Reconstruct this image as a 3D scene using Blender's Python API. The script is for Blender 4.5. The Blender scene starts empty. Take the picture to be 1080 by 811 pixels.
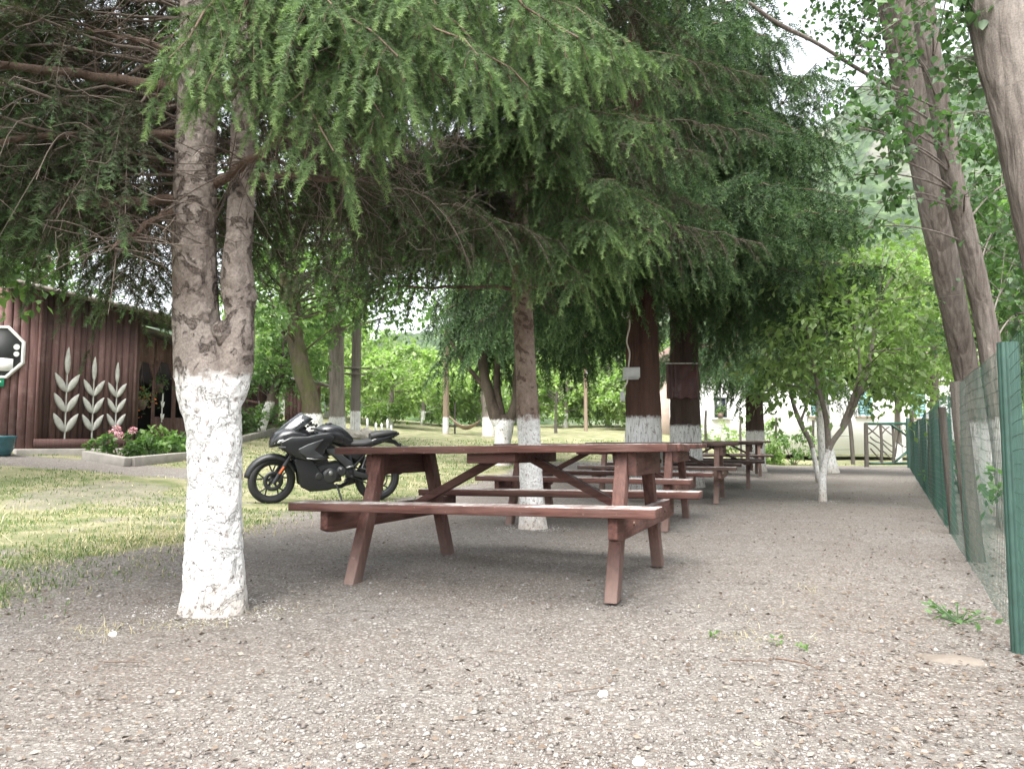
import bpy, bmesh, math, random
import numpy as np
from mathutils import Vector, Matrix, noise as mnoise

PI = math.pi
R = math.radians
rng = np.random.default_rng(7)
random.seed(7)
SC = bpy.context.scene
HAZE = .00026
COL = SC.collection

# ------------------------------------------------------------------ camera maths (used to read sizes off the survey)
F, CU, CV, CH, PIT = 801.0, 540.0, 405.5, 0.786, math.atan(59.5 / 801.0)


def P(u, v, d):
    xr, up = (u - CU) / F, (CV - v) / F
    t = d / (math.cos(PIT) - up * math.sin(PIT))
    return np.array([xr * t, d, CH + t * (math.sin(PIT) + up * math.cos(PIT))])


def sstep(a, b, x):
    t = np.clip((x - a) / (b - a), 0, 1)
    return t * t * (3 - 2 * t)


def softp(x, k):
    return k * np.logaddexp(0, x / k)


def gz(x, y):
    x = np.asarray(x, float); y = np.asarray(y, float)
    s = x - (y - 4.5) * .43
    w = 1 - sstep(-6, .5, s)
    yy = np.minimum(softp(y - 11, .6), 31)
    z = w * .055 * yy
    xx = np.minimum(softp(-3.5 - x, .5), 9)
    z = z + .098 * xx * sstep(7, 12, y)
    z = z + .008 * np.sin(x * 2.1 + .6 * y) * np.sin(y * 1.7 - .4 * x) + .006 * np.sin(5.3 * x + 1) * np.sin(4.7 * y)
    return z


def g3(x, y, dz=0.):
    return np.array([x, y, float(gz(x, y)) + dz])


def on(u, d, dz=0.):
    x = (u - CU) / F * d * 1.003
    return g3(x, d, dz)


# ------------------------------------------------------------------ mesh builder
class MB:
    def __init__(s):
        s.v = []; s.l = []; s.t = []; s.m = []; s.a = []; s.n = 0

    def add(s, v, f, mi=0, tint=.5):
        v = np.asarray(v, np.float32).reshape(-1, 3)
        f = np.asarray(f, np.int32)
        s.v.append(v); s.l.append((f + s.n).ravel()); s.t.append(np.full(len(f), f.shape[1], np.int32))
        s.m.append(np.full(len(f), mi, np.int32))
        tt = np.asarray(tint, np.float32)
        s.a.append(np.full(len(v), float(tt), np.float32) if tt.ndim == 0 else tt.ravel())
        s.n += len(v)
        return s

    def merge(s, o, mi):
        for l in o.l: s.l.append(l + s.n)
        s.v += o.v; s.t += o.t; s.a += o.a; s.m += [np.full(len(q), mi, np.int32) for q in o.m]; s.n += o.n
        return s

    def poly(s, v, faces, mi=0, tint=.5):
        base = s.n
        v = np.asarray(v, np.float32).reshape(-1, 3)
        s.v.append(v)
        for f in faces:
            s.l.append(np.asarray(f, np.int32) + base); s.t.append(np.array([len(f)], np.int32))
            s.m.append(np.array([mi], np.int32))
        s.a.append(np.full(len(v), tint, np.float32)); s.n += len(v)
        return s

    def build(s, name, mats, parent=None, smooth=False, loc=None, bevel=0, org=None):
        me = bpy.data.meshes.new(name)
        v = np.concatenate(s.v); l = np.concatenate(s.l); t = np.concatenate(s.t)
        if org is not None: v = (v - np.asarray(org, np.float32)).astype(np.float32)
        me.vertices.add(len(v)); me.vertices.foreach_set('co', v.ravel())
        me.loops.add(len(l)); me.loops.foreach_set('vertex_index', l)
        me.polygons.add(len(t))
        st = np.zeros(len(t), np.int32); st[1:] = np.cumsum(t)[:-1]
        me.polygons.foreach_set('loop_start', st); me.polygons.foreach_set('loop_total', t)
        me.polygons.foreach_set('material_index', np.concatenate(s.m))
        if smooth:
            me.polygons.foreach_set('use_smooth', np.ones(len(t), bool))
        at = me.attributes.new('tint', 'FLOAT', 'POINT'); at.data.foreach_set('value', np.concatenate(s.a))
        me.update(calc_edges=True)
        for m in (mats if isinstance(mats, (list, tuple)) else [mats]):
            me.materials.append(m)
        o = bpy.data.objects.new(name, me); COL.objects.link(o)
        if parent: o.parent = parent
        if loc is not None: o.location = loc
        if bevel:
            b = o.modifiers.new('bevel', 'BEVEL'); b.width = bevel; b.segments = 2; b.limit_method = 'ANGLE'
        return o

    # ---- shapes
    def box(s, c, size, rot=None, mi=0, taper=1., tint=.5):
        hx, hy, hz = np.array(size) / 2
        v = np.array([[x * (taper if z > 0 else 1), y * (taper if z > 0 else 1), z] for z in (-hz, hz) for x, y in ((-hx, -hy), (hx, -hy), (hx, hy), (-hx, hy))])
        if rot is not None: v = v @ np.array(rot).T
        return s.add(v + np.array(c), [[3, 2, 1, 0], [4, 5, 6, 7], [0, 1, 5, 4], [1, 2, 6, 5], [2, 3, 7, 6], [3, 0, 4, 7]], mi, tint)

    def bar(s, a, b, w, h, mi=0, up=(0, 0, 1), tint=.5):
        a = np.array(a, float); b = np.array(b, float); d = b - a; L = np.linalg.norm(d); d /= L
        up = np.array(up, float); sx = np.cross(d, up)
        if np.linalg.norm(sx) < 1e-4: sx = np.cross(d, (1, 0, 0))
        sx /= np.linalg.norm(sx); uz = np.cross(sx, d)
        return s.box((a + b) / 2, (w, L, h), np.array([sx, d, uz]).T, mi, tint=tint)

    def tube(s, pts, rad, seg=8, cap=True, mi=0, tint=.5, disp=None):
        pts = np.asarray(pts, float); n = len(pts)
        rad = np.broadcast_to(np.asarray(rad, float), (n,))
        tg = np.gradient(pts, axis=0); tg /= np.linalg.norm(tg, axis=1)[:, None] + 1e-9
        ref = np.array([1., 0, 0]) if abs(tg[0][0]) < .8 else np.array([0, 1., 0])
        N = np.zeros_like(pts); u = np.cross(tg[0], ref); u /= np.linalg.norm(u)
        for i in range(n):
            u = u - tg[i] * np.dot(u, tg[i]); u /= np.linalg.norm(u) + 1e-9; N[i] = u
        B = np.cross(tg, N)
        a = np.linspace(0, 2 * PI, seg, endpoint=False)
        ca, sa = np.cos(a), np.sin(a)
        rr = rad[:, None] * np.ones(seg)[None]
        if disp is not None: rr = rr * disp(pts, a)
        v = pts[:, None, :] + rr[:, :, None] * (ca[None, :, None] * N[:, None, :] + sa[None, :, None] * B[:, None, :])
        i = np.arange(n - 1)[:, None] * seg; j = np.arange(seg)[None]; k = (np.arange(seg) + 1) % seg
        f = np.stack([i + j, i + k[None], i + seg + k[None], i + seg + j], -1).reshape(-1, 4)
        s.add(v.reshape(-1, 3), f, mi, tint)
        if cap and rad[0] > 1e-4:
            s.poly(v[0], [list(range(seg))[::-1]], mi, tint if np.ndim(tint) == 0 else .5)
        if cap and rad[-1] > 1e-4:
            s.poly(v[-1], [list(range(seg))], mi, tint if np.ndim(tint) == 0 else .5)
        return s

    def lathe(s, prof, seg=16, c=(0, 0, 0), axis='z', mi=0):
        a = np.linspace(0, 2 * PI, seg, endpoint=False)
        pr = np.array(prof, float); n = len(pr)
        v = np.zeros((n, seg, 3)); r = pr[:, 0][:, None]; h = pr[:, 1][:, None]
        A, B = r * np.cos(a), r * np.sin(a); H = h + 0 * a
        v = np.stack({'z': [A, B, H], 'y': [B, H, A], 'x': [H, A, B]}[axis], -1)
        i = np.arange(n - 1)[:, None] * seg; j = np.arange(seg)[None]; k = ((np.arange(seg) + 1) % seg)[None]
        f = np.stack([i + j, i + k, i + seg + k, i + seg + j], -1).reshape(-1, 4)
        return s.add(v.reshape(-1, 3) + np.array(c), f, mi)

    def loft(s, secs, seg=16, mi=0, power=2.4, cap=True):
        # sections along x: (x, y, z, half width, half height)
        a = np.linspace(0, 2 * PI, seg, endpoint=False)
        cy = np.sign(np.cos(a)) * np.abs(np.cos(a)) ** (2 / power); cz = np.sign(np.sin(a)) * np.abs(np.sin(a)) ** (2 / power)
        v = np.array([np.stack([np.full(seg, q[0]) + (q[5] * cz if len(q) > 5 else 0), q[1] + q[3] * cy, q[2] + q[4] * cz], -1) for q in secs])
        n = len(secs)
        i = np.arange(n - 1)[:, None] * seg; j = np.arange(seg)[None]; k = ((np.arange(seg) + 1) % seg)[None]
        f = np.stack([i + j, i + k, i + seg + k, i + seg + j], -1).reshape(-1, 4)
        s.add(v.reshape(-1, 3), f, mi)
        if cap:
            s.poly(v[0], [list(range(seg))[::-1]], mi); s.poly(v[-1], [list(range(seg))], mi)
        return s

    def plate(s, out, y0, y1, ins=.92, mi=0):
        # outline in x/z, from y0 to y1 with the outer face drawn in for a soft edge
        o = np.array(out, float); c = o.mean(0); k = len(o); ym = y0 + (y1 - y0) * .7
        o2 = c + (o - c) * ins
        v = np.concatenate([np.c_[o[:, 0], np.full(k, y0), o[:, 1]], np.c_[o[:, 0], np.full(k, ym), o[:, 1]], np.c_[o2[:, 0], np.full(k, y1), o2[:, 1]]])
        fs = [list(range(k)), list(range(2 * k, 3 * k))[::-1]]
        for r_ in (0, 1):
            for i in range(k):
                j = (i + 1) % k
                fs.append([r_ * k + j, r_ * k + i, r_ * k + k + i, r_ * k + k + j])
        return s.poly(v, fs, mi)


def empty(name, loc, rz=0., label=None, cat=None, group=None):
    o = bpy.data.objects.new(name, None); COL.objects.link(o)
    o.location = loc; o.rotation_euler = (0, 0, rz); o.empty_display_size = .1
    return tag(o, label, cat, group)


def tag(o, label=None, cat=None, group=None, kind=None):
    if label: o['label'] = label
    if cat: o['category'] = cat
    if group: o['group'] = group
    if kind: o['kind'] = kind
    return o


def copy_tree(o, parent=None):
    c = o.copy(); COL.objects.link(c); c.parent = parent
    for ch in list(o.children): copy_tree(ch, c)
    return c


# ------------------------------------------------------------------ materials
class NT:
    def __init__(s, name):
        s.m = bpy.data.materials.new(name); s.m.use_nodes = True
        s.t = s.m.node_tree; s.N = s.t.nodes; s.L = s.t.links
        s.b = s.N['Principled BSDF']; s.out = s.N['Material Output']
        s.tc = s.N.new('ShaderNodeTexCoord')

    def _in(s, sock, val):
        if hasattr(val, 'is_output') or isinstance(val, bpy.types.NodeSocket): s.L.new(val, sock)
        else: sock.default_value = val

    def noise(s, scale, detail=4, rough=.55, co=None, out='Fac', dist=0):
        n = s.N.new('ShaderNodeTexNoise'); n.inputs['Scale'].default_value = scale; n.inputs['Detail'].default_value = detail
        n.inputs['Roughness'].default_value = rough; n.inputs['Distortion'].default_value = dist
        s.L.new(co or s.tc.outputs['Object'], n.inputs['Vector']); return n.outputs[out]

    def voro(s, scale, feature='F1', co=None, out='Distance'):
        n = s.N.new('ShaderNodeTexVoronoi'); n.inputs['Scale'].default_value = scale; n.feature = feature
        s.L.new(co or s.tc.outputs['Object'], n.inputs['Vector']); return n.outputs[out]

    def map(s, scale=(1, 1, 1), rot=(0, 0, 0), co=None):
        n = s.N.new('ShaderNodeMapping'); n.inputs['Scale'].default_value = scale; n.inputs['Rotation'].default_value = rot
        s.L.new(co or s.tc.outputs['Object'], n.inputs['Vector']); return n.outputs[0]

    def ramp(s, fac, stops):
        n = s.N.new('ShaderNodeValToRGB'); e = n.color_ramp.elements
        while len(e) > 1: e.remove(e[-1])
        for i, (p, c) in enumerate(stops):
            q = e[0] if i == 0 else e.new(p)
            q.position = p; q.color = (c, c, c, 1) if np.ndim(c) == 0 else (*c, 1)
        s.L.new(fac, n.inputs[0]); return n.outputs[0]

    def mix(s, fac, a, b, mode='MIX'):
        n = s.N.new('ShaderNodeMix'); n.data_type = 'RGBA'; n.blend_type = mode
        s._in(n.inputs[0], fac)
        for i, val in ((6, a), (7, b)):
            if isinstance(val, (tuple, list)): val = (*val, 1) if len(val) == 3 else val
            s._in(n.inputs[i], val)
        return n.outputs[2]

    def math(s, op, a, b=0., c=None):
        n = s.N.new('ShaderNodeMath'); n.operation = op
        s._in(n.inputs[0], a); s._in(n.inputs[1], b)
        if c is not None: s._in(n.inputs[2], c)
        return n.outputs[0]

    def attr(s, name='tint'):
        n = s.N.new('ShaderNodeAttribute'); n.attribute_name = name; return n.outputs['Fac']

    def sep(s, i, co=None):
        n = s.N.new('ShaderNodeSeparateXYZ'); s.L.new(co or s.tc.outputs['Object'], n.inputs[0]); return n.outputs[i]

    def bump(s, h, strength=.5, dist=.01, prev=None):
        n = s.N.new('ShaderNodeBump'); n.inputs['Strength'].default_value = strength; n.inputs['Distance'].default_value = dist
        s.L.new(h, n.inputs['Height'])
        if prev is not None: s.L.new(prev, n.inputs['Normal'])
        return n.outputs[0]

    def fin(s, col, rough=.8, nrm=None, spec=.3, metal=0.):
        if isinstance(col, (tuple, list)): col = (*col, 1)
        s._in(s.b.inputs['Base Color'], col); s._in(s.b.inputs['Roughness'], rough)
        s.b.inputs['Specular IOR Level'].default_value = spec; s.b.inputs['Metallic'].default_value = metal
        if nrm is not None: s.L.new(nrm, s.b.inputs['Normal'])
        return s.m


def plain(name, col, rough=.6, spec=.4, metal=0., var=.12, scale=9.):
    n = NT(name)
    f = n.noise(scale, 5)
    c = n.mix(n.ramp(f, [(.3, 0.), (.7, 1.)]), tuple(x * (1 - var) for x in col), tuple(min(1, x * (1 + var)) for x in col))
    return n.fin(c, rough, n.bump(n.noise(scale * 8, 3), .12, .003), spec, metal)


def leafmat(name, stops, trans=.4, rough=.5, spec=.35, hue=None):
    n = NT(name)
    c = n.ramp(n.attr(), stops)
    n.fin(c, rough, None, spec)
    tr = n.N.new('ShaderNodeBsdfTranslucent')
    c2 = n.mix(1., c, (1., 1.25, .62), 'MULTIPLY'); n.L.new(c2, tr.inputs['Color'])
    mx = n.N.new('ShaderNodeMixShader'); mx.inputs[0].default_value = trans
    n.L.new(n.b.outputs[0], mx.inputs[1]); n.L.new(tr.outputs[0], mx.inputs[2]); n.L.new(mx.outputs[0], n.out.inputs[0])
    return n.m


def bark(name, dark, mid, light, stretch=(1, 1, .25), scale=14., bump=.6, white=None, flake=False, moss=None, wn=.05, wmix=1.):
    n = NT(name)
    co = n.map(stretch)
    big = n.noise(2.2, 5, co=co)
    fur = n.noise(scale, 6, .65, co=co, dist=.4)
    vo = n.voro(scale * .55, 'DISTANCE_TO_EDGE', co=co)
    h = n.math('ADD', n.math('MULTIPLY', n.ramp(vo, [(0, 0.), (.25, 1.)]), .5), fur)
    c = n.mix(n.ramp(fur, [(.33, 0.), (.66, 1.)]), dark, mid)
    c = n.mix(n.ramp(big, [(.42, 0.), (.68, .75)]), c, light)
    fine = n.noise(scale * 6, 3)
    c = n.mix(n.ramp(fine, [(.35, .35), (.6, 0.)]), c, tuple(x * .45 for x in dark))
    if flake:
        fl = n.ramp(n.noise(8.5, 6, .62, dist=1.4), [(.54, 0.), (.60, 1.)])
        c = n.mix(n.math('MULTIPLY', fl, n.ramp(fine, [(.4, 1.), (.7, .4)])), c, tuple(x * .62 for x in dark))
        h = n.math('SUBTRACT', h, n.math('MULTIPLY', fl, .6))
    if moss is not None:
        c = n.mix(n.ramp(n.noise(3.1, 5), [(.45, 0.), (.62, .8)]), c, moss)
    rough = .9
    if white is not None:
        z = n.sep(2)
        zz = n.math('ADD', z, n.math('MULTIPLY', n.math('SUBTRACT', n.noise(22, 5), .5), wn * 3))
        m = n.math('SMOOTHSTEP', zz, white - .012, white + .012) if False else n.ramp(n.math('MULTIPLY_ADD', zz, -1 / .05, (white + .025) / .05), [(0, 0.), (1, 1.)])
        # old lime: thin in the deep furrows, chipped here and there, splashed with soil low down
        chip = n.ramp(n.noise(34, 5, .7, dist=.6), [(.60, 1.), (.66, 0.)])
        cr = n.ramp(n.noise(scale * 2.6, 6, .7, co=co, dist=.8), [(.38, .22), (.47, 1.)])
        m = n.math('MULTIPLY', m, n.math('MULTIPLY', n.math('MULTIPLY', chip, cr), wmix))
        wcol = n.mix(n.ramp(n.noise(5, 5), [(.35, 0.), (.7, 1.)]), (.78, .78, .765), (.60, .595, .575))
        low = n.ramp(n.math('ADD', z, n.math('MULTIPLY', n.noise(13, 5, .7), .34)), [(.17, .85), (.40, 0.)])
        wcol = n.mix(low, wcol, (.42, .375, .33))
        wcol = n.mix(n.ramp(n.noise(7, 5, .6, co=n.map((3, 3, .5))), [(.55, 0.), (.72, .25)]), wcol, (.56, .54, .51))
        c = n.mix(m, c, wcol)
    nr = n.bump(h, bump, .02)
    nr = n.bump(fine, bump * .5, .005, nr)
    return n.fin(c, rough, nr, .15)


def woodpaint(name, col, worn, grain=(1, 18, 18), wear=.5, rough=.62, spec=.3):
    n = NT(name)
    co = n.map(grain)
    g = n.noise(3.2, 6, .65, co=co, dist=.25)
    c = n.mix(n.ramp(g, [(.32, 0.), (.72, 1.)]), tuple(x * .62 for x in col), tuple(x * 1.15 for x in col))
    bl = n.noise(5., 6, .62)
    c = n.mix(n.math('MULTIPLY', n.ramp(bl, [(.53, 0.), (.68, 1.)]), wear), c, worn)
    sp = n.ramp(n.noise(60, 3), [(.66, 0.), (.72, .5)])
    c = n.mix(sp, c, tuple(x * .4 for x in col))
    c = n.mix(1., c, n.ramp(n.attr(), [(0, .68), (.5, 1.), (1, 1.35)]), 'MULTIPLY')
    return n.fin(c, n.ramp(bl, [(.4, rough), (.7, min(1, rough + .25))]), n.bump(n.math('ADD', g, n.math('MULTIPLY', bl, .3)), .5, .004), spec)


MT = {}


def tablemat(name, grain=(1.2, 16, 16), old=None):
    n = NT(name)
    co = n.map(grain)
    g = n.noise(3.0, 6, .65, co=co, dist=.3)
    col = n.mix(n.ramp(g, [(.32, 0.), (.62, 1.)]), (.042, .019, .0155), (.112, .052, .042))
    if old: col = n.mix(n.ramp(g, [(.3, 0.), (.72, 1.)]), *old)
    geo = n.N.new('ShaderNodeNewGeometry')
    nz = n.sep(2, geo.outputs['Normal'])
    bl = n.noise(7., 6, .65)
    # paint worn to grey dusty wood on the faces that are sat on
    upf = n.ramp(nz, [(.55, 0.), (.85, 1.)])
    wear = n.math('MULTIPLY', upf, n.ramp(n.noise(4.5, 6, .7), [(.46, .25), (.56, .95)]))
    col = n.mix(wear, col, n.mix(n.ramp(n.noise(30, 4), [(.4, 0.), (.6, 1.)]), (.30, .27, .26), (.60, .585, .57)))
    # small mould-white speckles where the paint has flaked
    sp = n.ramp(n.noise(38, 4, .6), [(.66, 0.), (.71, .6)])
    col = n.mix(n.math('MULTIPLY', sp, .5), col, (.36, .27, .24))
    lowz = n.ramp(n.math('ADD', n.sep(2), n.math('MULTIPLY', n.noise(9, 4), .16)), [(.08, .75), (.38, 0.)])
    col = n.mix(lowz, col, (.20, .145, .125))
    col = n.mix(n.math('MULTIPLY', n.ramp(n.noise(2.4, 4), [(.45, 0.), (.7, 1.)]), .3), col, (.19, .13, .112))
    return n.fin(col, n.ramp(bl, [(.35, .55), (.7, .8)]), n.bump(n.math('ADD', g, n.math('MULTIPLY', bl, .4)), .8, .006), .18)


MT['table'] = tablemat('picnic_wood')
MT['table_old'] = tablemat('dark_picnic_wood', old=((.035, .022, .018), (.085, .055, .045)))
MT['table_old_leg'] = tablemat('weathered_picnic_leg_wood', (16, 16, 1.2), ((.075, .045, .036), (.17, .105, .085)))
MT['table_leg'] = tablemat('picnic_leg_wood', (16, 16, 1.2))
MT['table_sup'] = tablemat('picnic_support_wood', (16, 1.2, 16))
MT['bolt'] = plain('rusty_bolt', (.10, .06, .045), .6, .4, .4)
MT['endgrain'] = woodpaint('picnic_end_wood', (.20, .095, .07), (.30, .24, .20), (9, 9, 9), .4)

# ------------------------------------------------------------------ vegetation templates
def rot_to(d, up):
    """frames (N,3,3) whose columns are d, side, normal"""
    d = d / (np.linalg.norm(d, axis=1)[:, None] + 1e-9)
    s = np.cross(up, d); ln = np.linalg.norm(s, axis=1)[:, None]
    s = np.where(ln < 1e-3, np.array([[1., 0, 0]]), s / (ln + 1e-9))
    n = np.cross(d, s)
    return np.stack([d, s, n], -1)


def shoot_tpl(n, nl, nw, seed=0):
    r = np.random.default_rng(seed)
    V = []; T = []
    # stalk
    V += [[0, -.008, 0], [0, .008, 0], [1, 0, 0]]; T += [.0, .0, .1]
    for i in range(n):
        t = (i + .5) / n
        side = 1 if i % 2 else -1
        ph = r.normal(0, .55) + (0 if r.random() < .72 else PI / 2)
        sp = r.uniform(.75, 1.15)
        d = np.array([math.cos(sp), side * math.sin(sp) * math.cos(ph), math.sin(sp) * math.sin(ph) + .05])
        L = nl * (1 - .35 * t) * r.uniform(.8, 1.1)
        b = np.array([t, 0, 0])
        V += [b - [nw / 2, 0, 0], b + [nw / 2, 0, 0], b + d * L]
        k = .25 + .55 * t ** 2
        T += [k, k, k + .12]
    return np.array(V, np.float32), np.array(T, np.float32)


TPL = {
    'near': shoot_tpl(78, .20, .021, 1),
    'mid': shoot_tpl(44, .22, .036, 2),
    'far': shoot_tpl(20, .26, .085, 3),
    'top': shoot_tpl(9, .42, .20, 4),
}


def instance(mb, tpl, pos, fr, scale, tshift=0., mi=0):
    V, T = tpl
    N = len(pos)
    if N == 0: return
    v = np.einsum('nij,vj->nvi', fr * scale[:, None, None], V) + pos[:, None, :]
    f = np.arange(N * len(V)).reshape(-1, 3)
    tn = np.clip(T[None, :] + np.asarray(tshift).reshape(-1, 1) * np.ones((N, 1)), 0, 1)
    mb.add(v.reshape(-1, 3), f, mi, tn.reshape(-1))


def bez(a, b, sag, n):
    a = np.array(a, float); b = np.array(b, float)
    m = (a + b) / 2 + np.array([0, 0, sag])
    t = np.linspace(0, 1, n)[:, None]
    return (1 - t) ** 2 * a + 2 * t * (1 - t) * m + t ** 2 * b


def bough(fol, wood, a, b, sag=.15, lod='near', bare=.25, sec=.55, pend=.8, dsec=.06, dsh=.05, shl=.085, wr=.02, r=None, bright=0., dead=.0, mi_w=0):
    """one conifer branch: woody axis, hanging side branches and shoots"""
    r = r or rng
    a = np.array(a, float); b = np.array(b, float)
    L = np.linalg.norm(b - a)
    n = max(6, int(L / .12))
    ax = bez(a, b, sag, n)
    ax[1:-1] += r.normal(0, .012 * L, (n - 2, 3)) * .5
    wood.tube(ax, np.linspace(wr, .003, n), 6 if wr > .012 else 4, cap=False, mi=mi_w)
    ns = max(4, int(L * (1 - bare) / dsec))
    t = bare + (1 - bare) * (np.arange(ns) + r.uniform(0, 1, ns)) / ns
    t = np.clip(t, 0, .999)
    idx = t * (n - 1); i0 = idx.astype(int); fr_ = (idx - i0)[:, None]
    p0 = ax[i0] * (1 - fr_) + ax[np.minimum(i0 + 1, n - 1)] * fr_
    tg = ax[np.minimum(i0 + 1, n - 1)] - ax[i0]; tg /= np.linalg.norm(tg, axis=1)[:, None] + 1e-9
    side = np.cross(tg, [0, 0, 1.]); side /= np.linalg.norm(side, axis=1)[:, None] + 1e-9
    sg = np.where(np.arange(ns) % 2 == 0, 1., -1.)
    sl = sec * (np.minimum(1, (1 - t) * 1.6 + .22)) * (.55 + .45 * np.minimum(1, (t - bare) / .25 + .3)) * r.uniform(.55, 1.15, ns)
    ang = r.uniform(.75, 1.2, ns)
    d0 = tg * np.cos(ang)[:, None] + side * (sg * np.sin(ang))[:, None] + np.array([0, 0, 1.]) * r.normal(.0, .18, ns)[:, None]
    d0 /= np.linalg.norm(d0, axis=1)[:, None]
    pos = []; dr = []; scl = []; ts = []
    isdead = r.random(ns) < dead * np.clip(1.7 - 1.9 * t, 0, 1)
    for k in range(ns):
        m = max(3, int(sl[k] / dsh))
        q = np.linspace(0, 1, m)[:, None]
        pd = pend * r.uniform(.6, 1.25)
        pts = p0[k] + d0[k] * (q * sl[k]) * (1 - .25 * pd * q) + np.array([0, 0, -1.]) * (sl[k] * pd * q ** 1.7 * .8)
        if lod in ('near', 'mid') or isdead[k]:
            wood.tube(pts[:: max(1, m // 5)] if m > 6 else pts, .0022 if lod == 'near' else .0025, 3, cap=False, mi=mi_w)
        tt = np.gradient(pts, axis=0); tt /= np.linalg.norm(tt, axis=1)[:, None] + 1e-9
        if isdead[k]:
            # dry grey twiglets, no needles
            for q_ in range(1, m, 2):
                e = pts[q_] + (tt[q_] * .6 + r.normal(0, .6, 3)) * r.uniform(.08, .2)
                mid = (pts[q_] + e) / 2 + r.normal(0, .012, 3)
                wood.tube([pts[q_], mid, e], [.002, .0016, .001], 3, cap=False, mi=mi_w)
            continue
        s2 = np.cross(tt, [0, 0, 1.]) + r.normal(0, .15, (m, 3)); s2 /= np.linalg.norm(s2, axis=1)[:, None] + 1e-9
        for sgn in (1., -1.):
            dd = tt * .72 + s2 * sgn * .62 + np.array([0, 0, -.30 * pd])
            dd = dd + r.normal(0, .10, dd.shape)
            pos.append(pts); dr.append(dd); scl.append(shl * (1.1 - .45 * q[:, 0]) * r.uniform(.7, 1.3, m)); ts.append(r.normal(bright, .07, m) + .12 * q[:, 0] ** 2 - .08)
        pos.append(pts[-1:]); dr.append(tt[-1:]); scl.append(np.array([shl * 1.25])); ts.append(np.array([bright + .12]))
        st_l = np.linalg.norm(pts[1] - pts[0]) * 2.2
        pos.append(pts[::2]); dr.append(tt[::2]); scl.append(np.full(len(pts[::2]), max(st_l, shl * .8))); ts.append(np.full(len(pts[::2]), bright - .05))
    if pos:
        pos = np.concatenate(pos); dr = np.concatenate(dr); scl = np.concatenate(scl); ts = np.concatenate(ts)
        up = np.array([[0, 0, 1.]]) + r.normal(0, .25, (len(pos), 3))
        instance(fol, TPL[lod], pos, rot_to(dr, up), scl, ts)


def leaf_tpl(kind='oval'):
    if kind == 'heart':
        o = np.array([[0, 0, 0], [.12, .30, .03], [.34, .44, .06], [.62, .30, .03], [1.05, 0, -.10], [.62, -.30, .03], [.34, -.44, .06], [.12, -.30, .03], [.4, 0, -.03]])
        f = [[0, 8, 1], [1, 8, 2], [2, 8, 3], [3, 8, 4], [4, 8, 5], [5, 8, 6], [6, 8, 7], [7, 8, 0]]
    elif kind == 'oval':
        o = np.array([[0, 0, 0], [.4, .27, .06], [1., 0, -.06], [.4, -.27, .06], [.42, 0, 0]])
        f = [[0, 4, 1], [1, 4, 2], [2, 4, 3], [3, 4, 0]]
    else:
        o = np.array([[0, 0, 0], [.45, .30, .05], [1., 0, -.05], [.45, -.30, .05]])
        f = [[0, 2, 1], [0, 3, 2]]
    return o.astype(np.float32), np.array(f)


LT = {k: leaf_tpl(k) for k in ('heart', 'oval', 'quad')}


def leaves(mb, kind, pos, dr, scale, tint, mi=0, r=None):
    r = r or rng
    V, Fc = LT[kind]; N = len(pos)
    up = np.array([[0, 0, 1.]]) + r.normal(0, .45, (N, 3))
    fr = rot_to(dr, up)
    v = np.einsum('nij,vj->nvi', fr * scale[:, None, None], V) + pos[:, None, :]
    f = (np.arange(N)[:, None, None] * len(V) + Fc[None]).reshape(-1, 3)
    mb.add(v.reshape(-1, 3), f, mi, np.repeat(np.clip(tint, 0, 1), len(V)))


def crown(mb, wood, base, centers, cr, n_per, ls, kind='quad', droop=.35, tint0=.5, tvar=.16, r=None, wr=.03, seg=4):
    """leaf clumps round given centres, each reached by a limb from the trunk polyline base"""
    r = r or rng
    base = np.asarray(base, float)
    for c in centers:
        c = np.asarray(c, float)
        if wood is not None:
            k = np.argmin(np.linalg.norm(base - (c - [0, 0, .5 * cr]), axis=1) + r.uniform(0, .6))
            wood.tube(bez(base[k], c, r.uniform(-.1, .25), 6), np.linspace(wr, .006, 6), seg, cap=False)
        m = int(n_per * r.uniform(.6, 1.3))
        nb = max(3, m // 9)
        td = r.normal(0, 1, (nb, 3)); td[:, 2] *= .6; td /= np.linalg.norm(td, axis=1)[:, None]
        tl = cr * r.uniform(.35, 1.15, nb)
        w = r.integers(0, nb, m); q = r.uniform(.15, 1, m)
        pos = c + td[w] * (tl[w] * q)[:, None] + r.normal(0, cr * .10, (m, 3)) - np.array([0, 0, 1.]) * (droop * cr * q ** 2)[:, None]
        dr = td[w] * .6 + r.normal(0, .6, (m, 3)) + np.array([0, 0, -droop])
        t0 = tint0 + r.normal(0, tvar * .8)
        leaves(mb, kind, pos, dr, ls * r.uniform(.6, 1.25, m), t0 + r.normal(0, tvar * .6, m) + .15 * (q - .5), r=r)


def ell(c, rad, n, r, hollow=.35):
    d = r.normal(0, 1, (n, 3)); d /= np.linalg.norm(d, axis=1)[:, None]
    return np.array(c) + d * (r.uniform(hollow, 1, n) ** .6)[:, None] * np.array(rad)


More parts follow.
